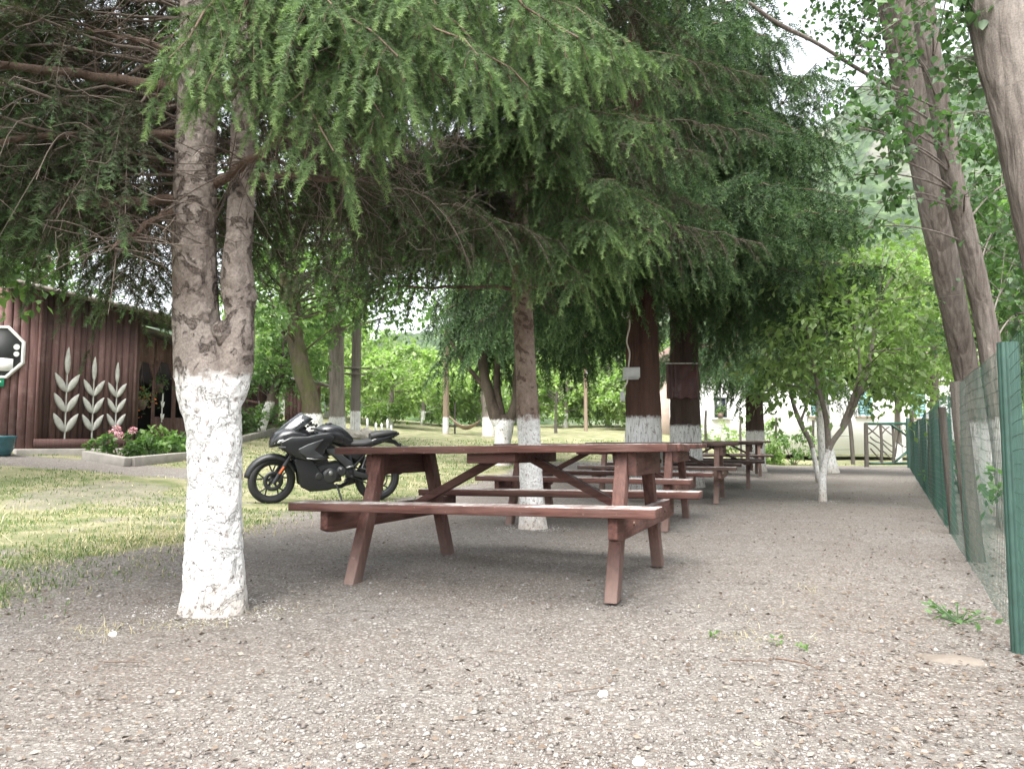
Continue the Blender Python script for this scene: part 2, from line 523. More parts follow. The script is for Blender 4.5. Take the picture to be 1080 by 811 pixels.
MT['spruce'] = leafmat('spruce_needles', [(0, (.060, .050, .036)), (.12, (.052, .064, .036)), (.30, (.056, .090, .042)), (.5, (.084, .136, .058)), (.75, (.135, .205, .080)), (1, (.20, .285, .108))], .34, .55, .15)
MT['redwood'] = leafmat('redwood_needles', [(0, (.05, .04, .026)), (.12, (.028, .049, .024)), (.5, (.058, .106, .045)), (.8, (.102, .165, .066)), (1, (.15, .225, .088))], .33, .55, .15)
MT['leaf_mid'] = leafmat('broad_leaf', [(0, (.045, .085, .03)), (.5, (.11, .19, .065)), (1, (.22, .33, .11))], .5, .45, .4)
MT['leaf_light'] = leafmat('young_and_sunlit_leaf', [(0, (.10, .15, .055)), (.5, (.20, .285, .105)), (1, (.34, .43, .17))], .55, .45, .4)  # pale young leaf; sunlight on the far trees is put into it too
MT['poplar'] = leafmat('poplar_leaf', [(0, (.035, .075, .025)), (.5, (.070, .140, .050)), (1, (.13, .22, .085))], .42, .4, .5)
MT['dead'] = bark('dead_twig_wood', (.075, .058, .048), (.15, .12, .10), (.22, .185, .155), scale=30, bump=.3)
MT['limb'] = bark('conifer_limb_bark', (.075, .050, .038), (.15, .102, .078), (.21, .155, .12), scale=26, bump=.5)

# ------------------------------------------------------------------ terrain
def axis_pts(lo, hi, step, far_lo, far_hi, g=1.13):
    mid = list(np.arange(lo, hi + 1e-6, step))
    a = []; x = lo; d = step
    while x > far_lo: d *= g; x -= d; a.append(x)
    b = []; x = hi; d = step
    while x < far_hi: d *= g; x += d; b.append(x)
    return np.array(a[::-1] + mid + b)


def grass_edge(y):
    return np.interp(y, [-5, 3.2, 5, 7.4, 9.7, 13, 15.7, 21, 24.5, 25.5, 90], [-2.3, -2.3, -1.95, -2.1, -1.4, -.4, .3, 4.0, 7.0, 40, 60])


def fbm(x, y, s, seed=0.):
    v = np.zeros_like(x, dtype=float); a = 1.
    for k in range(4):
        rr = np.random.default_rng(int(seed * 10) + k)
        ph = rr.uniform(0, 6.28, 8); th = rr.uniform(0, 6.28, 4); f = s * 2 ** k
        q = 0
        for i in range(4):
            q = q + np.sin(f * rr.uniform(.7, 1.3) * (x * np.cos(th[i]) + y * np.sin(th[i])) + ph[i])
        v += a * q / 4; a *= .55
    return v


def grass_mask(x, y):
    e = grass_edge(y)
    q = e - x + .35 * fbm(x, y, 2.2, 1)
    g = sstep(-.35, .9, q)
    # the bare earth path in front of the cabin
    pd = np.abs(y - (12.1 + .12 * (x + 7))) + .2 * fbm(x, y, 1.7, 2)
    g = g * np.where(x < -3.5, 1 - (1 - sstep(.45, 1.0, pd)) * sstep(-3.9, -4.9, x), 1)
    # trodden patches
    patch = sstep(-.15, .55, fbm(x, y, 1.5, 3) + .4 * fbm(x, y, 4., 8)); g = g * (1 - .68 * patch * np.where(y < 7.5, 1, .75) * (y < 11))
    return np.clip(g, 0, 1)


xs = axis_pts(-7, 7, .09, -900, 900); ys = axis_pts(.6, 14, .09, -60, 1200)
X, Y = np.meshgrid(xs, ys)
Z = gz(X, Y) - np.where(np.hypot(X, Y) > 70, .0, 0)
nx, ny = len(xs), len(ys)
i = np.arange(ny - 1)[:, None] * nx; j = np.arange(nx - 1)[None]
gf = np.stack([i + j, i + j + 1, i + nx + j + 1, i + nx + j], -1).reshape(-1, 4)
gm = MB(); gm.add(np.stack([X, Y, Z], -1).reshape(-1, 3), gf, 0, grass_mask(X, Y).ravel())

n = NT('ground_soil')
msk = n.attr()
fine = n.noise(95, 5, .7); med = n.noise(11, 6, .62); big = n.noise(.9, 4)
vs = n.voro(75, out='Color'); vsd = n.voro(75)
vb = n.voro(34, out='Color'); vbd = n.voro(34)
dirt = n.mix(n.ramp(med, [(.34, 0.), (.66, 1.)]), (.120, .112, .104), (.196, .186, .175))
dirt = n.mix(n.ramp(big, [(.38, 0.), (.6, .85)]), dirt, (.142, .124, .111))
dirt = n.mix(n.ramp(n.noise(4.3, 5, .65), [(.46, 0.), (.66, .55)]), dirt, (.105, .094, .086))
st = n.ramp(n.sep(0, vs), [(0, (.13, .115, .10)), (.35, (.205, .192, .172)), (.7, (.28, .268, .245)), (1, (.40, .39, .365))])
dirt = n.mix(n.ramp(vsd, [(.30, .75), (.55, 0.)]), dirt, st)
st2 = n.ramp(n.sep(1, vb), [(0, (.13, .105, .09)), (.5, (.23, .215, .195)), (1, (.36, .35, .325))])
dirt = n.mix(n.math('MULTIPLY', n.ramp(vbd, [(.22, .8), (.42, 0.)]), n.ramp(n.sep(2, vb), [(.5, 0.), (.55, 1.)])), dirt, st2)
dirt = n.mix(n.ramp(fine, [(.30, .55), (.5, 0.)]), dirt, (.12, .09, .075))
litter = n.ramp(n.noise(55, 6, .75, dist=1.), [(.56, 0.), (.62, .7)])
litter = n.math('MULTIPLY', litter, n.ramp(n.noise(1.3, 4), [(.42, .15), (.62, 1.)]))
dirt = n.mix(litter, dirt, (.165, .10, .072))
gr = n.mix(n.ramp(n.noise(2.2, 5), [(.38, 0.), (.62, 1.)]), (.115, .138, .066), (.27, .25, .165))
gr = n.mix(n.ramp(n.noise(70, 4, .7), [(.35, .6), (.6, 0.)]), gr, (.10, .10, .04))
mk = n.ramp(n.math('ADD', msk, n.math('MULTIPLY', n.math('SUBTRACT', n.noise(26, 5, .7), .5), .9)), [(.35, 0.), (.62, 1.)])
col = n.mix(mk, dirt, gr)
hh = n.math('ADD', n.math('MULTIPLY', vsd, -.5), n.math('ADD', fine, n.math('MULTIPLY', vbd, -.4)))
MT['ground'] = n.fin(col, .95, n.bump(med, .7, .04, n.bump(hh, .9, .012)), .1)
tag(gm.build('ground', MT['ground'], smooth=True), kind='structure')

# loose stones, litter and grass on the ground: nobody could count them
OCT = np.array([[1, 0, 0], [-1, 0, 0], [0, 1, 0], [0, -1, 0], [0, 0, 1], [0, 0, -.6]], float)
OCF = np.array([[0, 2, 4], [2, 1, 4], [1, 3, 4], [3, 0, 4], [2, 0, 5], [1, 2, 5], [3, 1, 5], [0, 3, 5]])


def scatter(nn, y0, y1, r, pw=2.0, half=.78, xoff=0.):
    # density falls with distance from the clearing's open end
    u = r.random(nn)
    y = (y0 ** (1 - pw) + u * (y1 ** (1 - pw) - y0 ** (1 - pw))) ** (1 / (1 - pw)) if pw != 1 else y0 * (y1 / y0) ** u
    x = r.uniform(-half, half, nn) * y + xoff
    return x, y


def stones(nn, y0, y1, smin, smax, keep, r, pw=1.7):
    x, y = scatter(nn, y0, y1, r, pw)
    k = keep(x, y, r); x, y = x[k], y[k]; N = len(x)
    s = smin * (smax / smin) ** (r.random(N) ** 2.2)
    v = OCT[None] * r.uniform(.6, 1.25, (N, 6, 1)); v = v * np.stack([s, s * r.uniform(.6, 1, N), s * r.uniform(.35, .75, N)], -1)[:, None]
    a = r.uniform(0, 6.28, N); c, sn = np.cos(a)[:, None], np.sin(a)[:, None]
    vx = v[..., 0] * c - v[..., 1] * sn; vy = v[..., 0] * sn + v[..., 1] * c
    v = np.stack([vx + x[:, None], vy + y[:, None], v[..., 2] + (gz(x, y) + s * .12)[:, None]], -1)
    f = np.arange(N)[:, None, None] * 6 + OCF[None]
    return v.reshape(-1, 3), f.reshape(-1, 3), np.repeat(r.random(N), 6)


n = NT('gravel_stone')
MT['stone'] = n.fin(n.mix(n.ramp(n.noise(90, 3), [(.3, 0.), (.7, .35)]), n.ramp(n.attr(), [(0, (.09, .081, .075)), (.3, (.142, .132, .124)), (.7, (.208, .199, .189)), (.95, (.26, .252, .242)), (1, (.36, .352, .342))]), (.20, .165, .14)), .9, None, .15)
r1 = np.random.default_rng(21)
sm = MB()
kp = lambda x, y, r: (r.random(len(x)) > .97 * grass_mask(x, y)) & (r.random(len(x)) < .25 + .75 * sstep(-.5, .6, fbm(x, y, 1.9, 33) + .5 * fbm(x, y, 5, 34)))
sm.add(*stones(105000, 1.5, 13, .0018, .0085, kp, r1)[:2]); sm.a[-1] = np.repeat(r1.random(len(sm.a[-1]) // 6), 6).astype(np.float32)
sm.add(*stones(12000, 1.6, 24, .006, .019, kp, r1, 1.0)[:2]); sm.a[-1] = np.repeat(r1.random(len(sm.a[-1]) // 6), 6).astype(np.float32)
tag(sm.build('gravel', MT['stone'], smooth=False), 'loose pale grey and brown gravel strewn over the bare ground', 'gravel', kind='stuff')

# brown leaf and needle litter
lm = MB(); r1 = np.random.default_rng(22)
x, y = scatter(30000, 1.8, 24, r1, 1.1)
k = (r1.random(len(x)) < .25 + .75 * sstep(-.4, 1.6, x - .25 * y + .6 * fbm(x, y, 1.2, 9))) & (grass_mask(x, y) < .6); x, y = x[k], y[k]
pos = np.stack([x, y, gz(x, y) + r1.uniform(.003, .012, len(x))], -1)
a = r1.uniform(0, 6.28, len(x))
leaves(lm, 'oval', pos, np.stack([np.cos(a), np.sin(a), r1.normal(0, .18, len(x))], -1), .008 + .022 * r1.random(len(x)) ** 2, r1.random(len(x)), r=r1)
n = NT('leaf_litter_brown')
MT['litter'] = n.fin(n.ramp(n.attr(), [(0, (.07, .053, .042)), (.5, (.125, .097, .076)), (.85, (.17, .138, .11)), (1, (.24, .205, .17))]), .85, None, .1)
tag(lm.build('leaf_litter', MT['litter']), 'dry brown leaf litter over the gravel towards the fence', 'leaf litter', kind='stuff')


def blades(mb, x, y, h, w, r, lean=.5, tint=None):
    N = len(x); a = r.uniform(0, 6.28, N); b = a + r.normal(1.57, .5, N)
    z = gz(x, y) - .004
    l = np.abs(r.normal(0, lean, N)) * h
    p = np.stack([x, y, z], -1)
    dx = np.stack([np.cos(a), np.sin(a), 0 * a], -1) * (w / 2)[:, None]
    ld = np.stack([np.cos(b), np.sin(b), 0 * b], -1)
    m = p + ld * (l * .35)[:, None]; m[:, 2] += h * .6
    t = p + ld * l[:, None]; t[:, 2] += h * np.sqrt(np.clip(1 - (l / h) ** 2 * .4, .2, 1))
    v = np.stack([p - dx, p + dx, m + dx * .7, m - dx * .7, t], 1)
    f0 = np.arange(N)[:, None] * 5
    mb.add(v.reshape(-1, 3), f0 + np.array([[0, 1, 2, 3]]), 0, np.repeat(tint, 5))
    mb.l.append((f0 + np.array([[3, 2, 4]]) + mb.n - N * 5).ravel().astype(np.int32)); mb.t.append(np.full(N, 3, np.int32)); mb.m.append(np.zeros(N, np.int32))


gb = MB(); r1 = np.random.default_rng(23)
x, y = scatter(230000, 2.6, 26, r1, 1.35, .80)
dens = grass_mask(x, y) * sstep(-.6, .8, fbm(x, y, 3.1, 12) + .25)
k = r1.random(len(x)) < dens; x, y = x[k], y[k]
dry = sstep(-.5, .9, fbm(x, y, 1.4, 14) + .25 - .05 * (y - 4))
t = np.where(r1.random(len(x)) < .14 + .42 * dry, r1.uniform(.62, 1, len(x)), r1.uniform(0, .5, len(x)))
blades(gb, x, y, r1.uniform(.010, .038, len(x)) * (1 + .03 * y), .0026 + .0009 * y, r1, 1.2, t)
x, y = scatter(9000, 2.9, 14, r1, 1.5, .80); k = r1.random(len(x)) < grass_mask(x, y) * sstep(.1, .8, fbm(x, y, 1.4, 14) + .2); x, y = x[k], y[k]
blades(gb, x, y, r1.uniform(.06, .16, len(x)), .0022 + .0008 * y, r1, 1.1, r1.uniform(.75, 1, len(x)))
MT['grass'] = leafmat('grass_blade', [(0, (.07, .11, .04)), (.45, (.14, .20, .075)), (.6, (.22, .225, .115)), (.8, (.36, .31, .19)), (1, (.50, .44, .30))], .35, .6, .2)
tag(gb.build('grass', MT['grass']), 'short patchy grass with dry straw on the lawn', 'grass', kind='stuff')


# ------------------------------------------------------------------ picnic tables
def make_table():
    root = empty('picnic_table', (0, 0, 0))
    W, T, hl = .418, .042, .985
    m = MB()
    nb = 5; bw = (2 * W - .008 * (nb - 1)) / nb
    rr = random.Random(4)
    for k in range(nb):
        yc = -W + bw / 2 + k * (bw + .008)
        m.box((rr.uniform(-.004, .004), yc, .76 - T / 2 + rr.uniform(-.0015, .0015)), (2 * hl + rr.uniform(-.02, .01), bw, T))
    m.build('tabletop', MT['table'], root, bevel=.004)
    for sx in (-1, 1):
        m = MB(); m.box((sx * .785, .0, .655), (.045, .70, .122)); m.build('top_support', MT['table_sup'], root, bevel=.004)
        m = MB()
        y2 = .80
        v = []
        for xx in (sx * .785 - .0225, sx * .785 + .0225):
            v += [[xx, -y2, .416], [xx, -y2, .318], [xx, -y2 + .05, .302], [xx, y2 - .05, .302], [xx, y2, .318], [xx, y2, .416]]
        m.poly(v, [list(range(6))[::-1], list(range(6, 12))] + [[k, (k + 1) % 6, 6 + (k + 1) % 6, 6 + k] for k in range(6)])
        m.build('seat_support', MT['table_sup'], root, bevel=.004)
        for sy in (-1, 1):
            m = MB(); a = np.array([sx * .73, sy * .606, 0.]); b = np.array([sx * .73, sy * .30, .717])
            d = .046
            v = []
            for p in (a, b):
                for dx, dy in ((-.032, -d), (.032, -d), (.032, d), (-.032, d)): v.append([p[0] + dx, p[1] + dy, p[2]])
            m.add(v, [[3, 2, 1, 0], [4, 5, 6, 7], [0, 1, 5, 4], [1, 2, 6, 5], [2, 3, 7, 6], [3, 0, 4, 7]])
            m.build('leg', MT['table_leg'], root, bevel=.005)
        m = MB(); m.bar((sx * .10, 0, .69), (sx * .70, 0, .38), .045, .065, up=(0, 1, 0)); m.build('brace', MT['table'], root, bevel=.003)
    for sx in (-1, 1):
        for sy in (-1, 1):
            for z_, y_ in ((.66, .335), (.36, .445)):
                m = MB(); xb = sx * (.785 + .0225); m.tube([[xb - sx * .002, sy * y_, z_], [xb + sx * .008, sy * y_, z_]], [.013, .011], 8); m.build('bolt', MT['bolt'], root)
    m = MB(); m.box((0, 0, .6885), (.29, .74, .055)); m.build('centre_batten', MT['table'], root, bevel=.004)
    for sy in (-1, 1):
        m = MB(); m.box((0, sy * .74, .462 - .0225), (1.98, .19, .045)); m.build('seat', MT['table'], root, bevel=.005)
    return root


tbl = make_table()
GRP = 'picnic tables in a row under the trees'
tables = [
    (0.02, 4.548, -21.1, 'red brown picnic table nearest the viewer, in front of the slender whitewashed spruce'),
    (0.88, 7.55, -21.5, 'red brown picnic table right behind the nearest one, beside the slender spruce'),
    (2.05, 10.35, -19, 'brown picnic table third in the row, standing in front of the two reddish thick trunks'),
    (3.36, 13.35, -17, 'brown picnic table fourth in the row, between the third and the farthest table'),
    (4.78, 17.2, -14, 'dark brown picnic table at the far end of the row, before the house'),
]
for k, (x, y, a, lab) in enumerate(tables):
    o = tbl if k == 0 else copy_tree(tbl)
    o.location = (x, y, float(gz(x, y)) - (.008 if k == 0 else .004)); o.rotation_euler = (0, 0, R(a))
    if k == 0: o.rotation_euler = (R(-.6), R(-.75), R(a))
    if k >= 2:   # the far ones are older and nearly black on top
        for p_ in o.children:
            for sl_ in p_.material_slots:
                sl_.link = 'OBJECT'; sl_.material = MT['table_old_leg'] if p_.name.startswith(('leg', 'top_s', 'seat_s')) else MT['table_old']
    tag(o, lab, 'picnic table', GRP)

# ------------------------------------------------------------------ trees: helpers
def crm(pts, n):
    """smooth curve through points (rows may carry a radius as fourth value)"""
    p = np.asarray(pts, float); p = np.vstack([2 * p[0] - p[1], p, 2 * p[-1] - p[-2]])
    m = len(p) - 3; out = []
    for t in np.linspace(0, m - 1e-6, n):
        k = int(t); q = t - k; a, b, c, d = p[k:k + 4]
        out.append(.5 * (2 * b + (c - a) * q + (2 * a - 5 * b + 4 * c - d) * q * q + (3 * b - a - 3 * c + d) * q ** 3))
    return np.array(out)


def barkdisp(amp, freq, seed, stretch=.35):
    def f(pts, a):
        o = np.zeros((len(pts), len(a)))
        for i_, p in enumerate(pts):
            for j_, q in enumerate(a):
                v = Vector((math.cos(q) * freq * .16 + seed, math.sin(q) * freq * .16, p[2] * freq * stretch))
                o[i_, j_] = mnoise.noise(v) + .5 * mnoise.noise(v * 2.3) + .28 * mnoise.noise(v * 5.1)
        return 1 + amp * o
    return f


def trunk(name, path, mat, root, org, seg=24, step=.06, amp=.05, freq=9, seed=0, flare=.0, stretch=.35, mb=None):
    L = np.sum(np.linalg.norm(np.diff(np.array(path)[:, :3], axis=0), axis=1))
    c = crm(path, max(8, int(L / step)))
    pts, rad = c[:, :3], c[:, 3].copy()
    h = pts[:, 2] - pts[0, 2]
    rad *= 1 + flare * np.exp(-np.maximum(h, 0) / .16)
    m = mb or MB()
    m.tube(pts, rad, seg, cap=True, disp=barkdisp(amp, freq, seed, stretch))
    if mb is None: return m.build(name, mat, root, smooth=True, org=org)


def below(p, d=.06):
    q = np.array(p, float).copy(); q[2] -= d; return q


def row(p, r_): return [*p, r_]


# ---- 1. double stemmed spruce, whitewashed, at the left
org = g3(-1.395, 3.60)
t1 = empty('spruce_tree', org, 0, 'large spruce with two stems rising from one thick whitewashed foot, nearest tree on the left', 'tree')
MT['bark1'] = bark('fir_bark', (.13, .102, .088), (.265, .225, .198), (.385, .34, .305), (1, 1, .8), 17, 1., white=1.085, flake=True)
A = lambda u, v, d=3.6: P(u, v, d)
main = [row(below(A(226, 640), .08), .138), row(A(226, 625), .131), row(A(226, 560), .122), row(A(227, 500), .120), row(A(226, 455), .124), row(A(222, 420), .140), row(A(219, 395), .145), row(A(213, 370), .128),
        row(A(208, 345), .112), row(A(206, 300), .101), row(A(205, 240), .099), row(A(207, 150), .094), row(A(209, 60), .090), row(A(210, -40), .083), row(A(210, -400), .07), row(A(208, -900), .045), row(A(208, -1500), .01)]
m = MB()
trunk('', main, None, None, None, 84, .019, .052, 17, 2, .22, .55, mb=m)
sec = [row(A(232, 440, 3.58), .07), row(A(240, 410, 3.58), .092), row(A(246, 385, 3.58), .088), row(A(251, 362, 3.58), .074), row(A(253, 340, 3.59), .066), row(A(251, 305, 3.6), .076), row(A(250, 280, 3.61), .070), row(A(252, 250, 3.62), .062), row(A(256, 180, 3.66), .062), row(A(258, 100, 3.7), .060), row(A(262, -20, 3.75), .055), row(A(266, -400, 3.8), .045), row(A(270, -900, 3.8), .02)]
trunk('', sec, None, None, None, 60, .019, .075, 17, 7, 0, .55, mb=m)
# knots and old branch collars
for (u, v, s_, dp) in ((184, 226, .042, 3.60), (246, 300, .030, 3.56), (262, 312, .040, 3.60), (190, 395, .030, 3.57), (262, 250, .028, 3.62), (203, 285, .045, 3.535), (213, 330, .04, 3.52), (236, 350, .045, 3.53)):
    c = A(u, v, dp); bm = bmesh.new(); bmesh.ops.create_icosphere(bm, subdivisions=3, radius=1)
    vv = np.array([list(q.co * (1 + .45 * mnoise.noise(q.co * 2.1 + Vector((u, v, 0))))) for q in bm.verts]); ff = [[w_.index for w_ in f.verts] for f in bm.faces]; bm.free()
    m.add(vv * [s_, s_ * .8, s_ * 1.25] + c, ff)
m.build('trunk', MT['bark1'], t1, smooth=True, org=org)

fol, wood, dead = MB(), MB(), MB()
rb = np.random.default_rng(101)
S1 = lambda u, v, d=3.6: A(u, v, d)
# stout bare limbs seen against the dark inside of the crown (start on stem, end far)
limbs = [((195, 97, 3.6), (-60, 62, 3.2), .030, .02), ((196, 118, 3.62), (60, 55, 3.9), .022, -.03), ((192, 143, 3.6), (-30, 150, 3.1), .024, .03), ((196, 135, 3.62), (120, 108, 4.2), .018, .0),
         ((188, 212, 3.6), (60, 222, 3.3), .024, .04), ((186, 220, 3.58), (120, 262, 3.1), .018, .03), ((268, 185, 3.66), (372, 190, 3.4), .018, .01), ((225, 195, 3.62), (300, 140, 3.3), .026, -.02),
         ((215, 100, 3.58), (330, 62, 3.1), .024, .0), ((262, 165, 3.66), (345, 120, 4.2), .02, .0), ((198, 60, 3.6), (90, 30, 3.3), .02, .02), ((192, 190, 3.62), (130, 160, 4.1), .014, 0)]
for (a, b, w, s_) in limbs:
    pts = bez(S1(*a), S1(*b), s_, 14); pts[1:-1] += rb.normal(0, .006, (12, 3))
    lb = MB(); lb.tube(pts, np.linspace(w, w * .45, 14), 10, cap=True); lb.build('limb', MT['limb'], t1, smooth=True, org=org)
    for k in range(3, 14):
        for q in range(3):
            d_ = rb.normal(0, 1, 3); d_[2] *= .7; d_ /= np.linalg.norm(d_)
            e = pts[k] + d_ * rb.uniform(.1, .42) + np.array([0, 0, -.06])
            dead.tube(bez(pts[k], e, rb.uniform(-.05, .08), 5), np.linspace(.0042, .0014, 5), 3, cap=False)
            if rb.random() < .7:
                f_ = pts[k] * .45 + e * .55
                dead.tube([f_, f_ + rb.normal(0, .07, 3)], [.0022, .001], 3, cap=False)
# boughs whose green sprays hang into the picture
fb = [  # start (u,v,d), tip (u,v,d), sag, bright
    ((330, -110, 3.4), (178, 62, 2.75), .10, .20), ((300, -60, 3.5), (215, 98, 2.9), .12, .14), ((262, -20, 3.68), (262, 75, 3.0), .12, .10), ((264, 30, 3.68), (352, 160, 2.9), .14, .16), ((264, 10, 3.68), (405, 125, 2.9), .20, .12), ((264, 20, 3.68), (440, 110, 2.9), .22, .06),
    ((264, -10, 3.7), (420, 60, 2.6), .2, .10), ((264, -40, 3.7), (505, 60, 2.6), .25, .05), ((264, -60, 3.7), (560, 95, 2.9), .3, .05),
    ((262, -80, 3.7), (610, 40, 2.7), .3, .10), ((262, 10, 3.7), (470, 85, 3.1), .2, -.02), ((262, -90, 3.6), (350, 5, 2.6), .15, .12), ((262, -100, 3.7), (665, 45, 3.1), .3, .08), ((262, -100, 3.7), (450, -10, 2.5), .2, .1)]
for (a, b, s_, br) in fb:
    bough(fol, wood, S1(*a), S1(*b), s_, 'near', .24, .42, 1.05, .052, .040, .125, .014, rb, br, .05)
# the dark inside of the crown: boughs behind and to the left, partly dead
bk = []
for k in range(66):
    v = rb.uniform(-160, 185); az = rb.uniform(.25 * PI, 1.32 * PI)
    a = S1(205, v, 3.6); L = rb.uniform(1.5, 2.9)
    bk.append((a, a + np.array([math.cos(az) * L, math.sin(az) * L, rb.uniform(-.45, .15)])))
for a, b in bk:
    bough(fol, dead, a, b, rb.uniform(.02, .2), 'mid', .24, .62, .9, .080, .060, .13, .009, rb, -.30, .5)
for k in range(26):   # outer left sprays that hang low
    a = S1(195, rb.uniform(20, 200), 3.6); u_ = rb.uniform(-110, 150); b = P(u_, rb.uniform(180, 240) if u_ < 62 else rb.uniform(90, 165), rb.uniform(3.0, 5.0))
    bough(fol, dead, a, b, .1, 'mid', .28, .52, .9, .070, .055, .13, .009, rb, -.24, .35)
for k in range(44):  # the crown above the picture
    z = rb.uniform(3.2, 8.5); az = rb.uniform(0, 2 * PI); L = (9.5 - z) * .36 * rb.uniform(.8, 1.1)
    a = np.array([-1.42, 3.62, z]); b = a + np.array([math.cos(az) * L, math.sin(az) * L, rb.uniform(-.5, 0)])
    bough(fol, wood, a, b, .15, 'far' if z < 5.2 else 'top', .12, .65, .7, .13, .11, .18 if z < 5.2 else .32, .02, rb, 0, 0)
for k in range(800):
    u_, v_ = rb.uniform(-60, 500), rb.uniform(-10, 300)
    c = P(u_, v_, rb.uniform(2.9, 5.2)) if u_ < 190 else P(u_, max(v_, 150), rb.uniform(3.4, 5.4))
    d_ = rb.normal(0, 1, 3) * [1, 1, .8]; d_ /= np.linalg.norm(d_); L = rb.uniform(.08, .34)
    pt_ = bez(c - d_ * L / 2, c + d_ * L / 2, rb.uniform(-.10, .04), 6); pt_[1:-1] += rb.normal(0, .012, (4, 3))
    dead.tube(pt_, np.linspace(.0024, .0010, 6), 3, cap=False)
fol.merge(wood, 1).build('crown', [MT['spruce'], MT['limb']], t1, org=org)
dead.build('dead_twigs', MT['dead'], t1, org=org)

# ---- 2. slender spruce behind the nearest table
b2 = on(562, 6.87)
t2 = empty('spruce_tree', b2, 0, 'slender single stemmed spruce with whitewashed foot behind the nearest picnic table', 'tree')
MT['bark2'] = bark('spruce_bark', (.13, .088, .068), (.27, .205, .165), (.37, .30, .25), (1, 1, .7), 26, .6, white=.98, flake=True)
D2 = 6.87
B = lambda u, v, d=D2: P(u, v, d)
path2 = [row(below(b2, .08), .118), row(B(561, 530), .105), row(B(559, 480), .101), row(B(557, 440), .103), row(B(555, 400), .093), row(B(552, 340), .092), row(B(550, 290), .088), row(B(548, 240), .085), row(B(546, 100), .07), row(B(545, -100), .05), row(B(545, -500), .01)]
trunk('trunk', path2, MT['bark2'], t2, b2, 40, .035, .045, 20, 4, .30, .6)
fol, wood, dead = MB(), MB(), MB()
rb = np.random.default_rng(202)
for (a, b, w, s_) in (((548, 304, 6.85), (420, 302, 6.6), .020, -.01), ((553, 304, 6.85), (622, 287, 6.4), .020, -.05), ((556, 300, 6.8), (560, 245, 6.6), .012, 0), ((549, 280, 6.85), (455, 262, 6.7), .012, .05)):
    pts = bez(B(*a), B(*b), s_, 12); pts[1:-1] += rb.normal(0, .010, (10, 3))
    lb = MB(); lb.tube(pts, np.linspace(w, w * .4, 12), 8, cap=True); lb.build('limb', MT['limb'], t2, smooth=True, org=b2)
    for k in range(5, 12):
        for q in range(2):
            e = pts[k] + rb.normal(0, .16, 3) + np.array([0, 0, -.12])
            dead.tube(bez(pts[k], e, .03, 4), np.linspace(.004, .0015, 4), 3, cap=False)
fb = [((549, 250), (480, 225, 5.6)), ((549, 240), (440, 200, 5.7)), ((549, 240), (540, 215, 5.2)), ((549, 240), (590, 245, 5.3)), ((549, 260), (640, 235, 5.3)), ((549, 262), (690, 245, 5.5)),
      ((549, 215), (500, 150, 5.2)), ((549, 215), (575, 170, 5.0)), ((549, 215), (650, 190, 5.2)), ((549, 200), (410, 130, 5.6)), ((549, 190), (700, 220, 5.5)), ((549, 180), (460, 90, 5.0)),
      ((549, 160), (540, 70, 4.7)), ((549, 150), (610, 110, 4.8)), ((549, 140), (690, 130, 5.2)), ((549, 130), (390, 60, 5.3)), ((549, 100), (480, 20, 4.8)), ((549, 100), (580, 20, 4.6)), ((549, 90), (660, 50, 5.0)),
      ((549, 60), (720, 60, 5.4)), ((549, 40), (420, 0, 5.2)), ((549, 20), (620, -40, 4.7)), ((549, 10), (530, -60, 4.6)), ((549, 262), (612, 290, 5.6)), ((549, 255), (660, 262, 6.0)), ((549, 225), (455, 255, 6.0)), ((549, 232), (515, 240, 5.5))]
for k, (a, b) in enumerate(fb):
    if 470 < b[0] < 610 and b[1] > 120: a = (a[0], a[1] - 70); b = (b[0], b[1] - 78, b[2])
    bough(fol, wood, B(*a), P(*b), rb.uniform(.1, .28), 'mid', .20, .50, 1.05, .053, .040, .145, .014, rb, rb.uniform(-.02, .14), .04)
for k in range(60):
    v = rb.uniform(-120, 265); az = rb.uniform(-.1, 1.1 * PI); L = rb.uniform(1.4, 2.4)
    a = B(549, v); b = a + np.array([math.cos(az) * L, math.sin(az) * L * .9, rb.uniform(-.45, .0)])
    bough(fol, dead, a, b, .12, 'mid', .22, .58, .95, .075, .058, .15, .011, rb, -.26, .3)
for k in range(26):    # dark dead curtain on the left side
    a = B(549, rb.uniform(120, 265)); b = P(rb.uniform(340, 480), rb.uniform(160, 245), rb.uniform(6.0, 7.6))
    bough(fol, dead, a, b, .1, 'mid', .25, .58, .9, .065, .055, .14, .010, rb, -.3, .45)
for k in range(40):
    z = rb.uniform(4.8, 10.5); az = rb.uniform(0, 2 * PI); L = (11.5 - z) * .33 * rb.uniform(.8, 1.1)
    a = np.array([.05, 6.9, z]); b = a + np.array([math.cos(az) * L, math.sin(az) * L, rb.uniform(-.5, 0)])
    bough(fol, wood, a, b, .15, 'far' if z < 7.4 else 'top', .12, .65, .7, .11, .09, .18 if z < 7.4 else .34, .02, rb, 0, 0)
fol.merge(wood, 1).build('crown', [MT['spruce'], MT['limb']], t2, org=b2)
dead.build('dead_twigs', MT['dead'], t2, org=b2)

# ---- 3. three thick reddish conifers beside the row of tables
MT['bark_red'] = bark('redwood_bark', (.040, .022, .017), (.098, .050, .038), (.155, .092, .072), (1, 1, .10), 22, 1., white=1.12, wn=.03)
MT['bark_red_dark'] = bark('dark_fibrous_bark', (.030, .020, .016), (.075, .045, .035), (.12, .085, .07), (1, 1, .10), 22, 1., white=1.02, wn=.03)


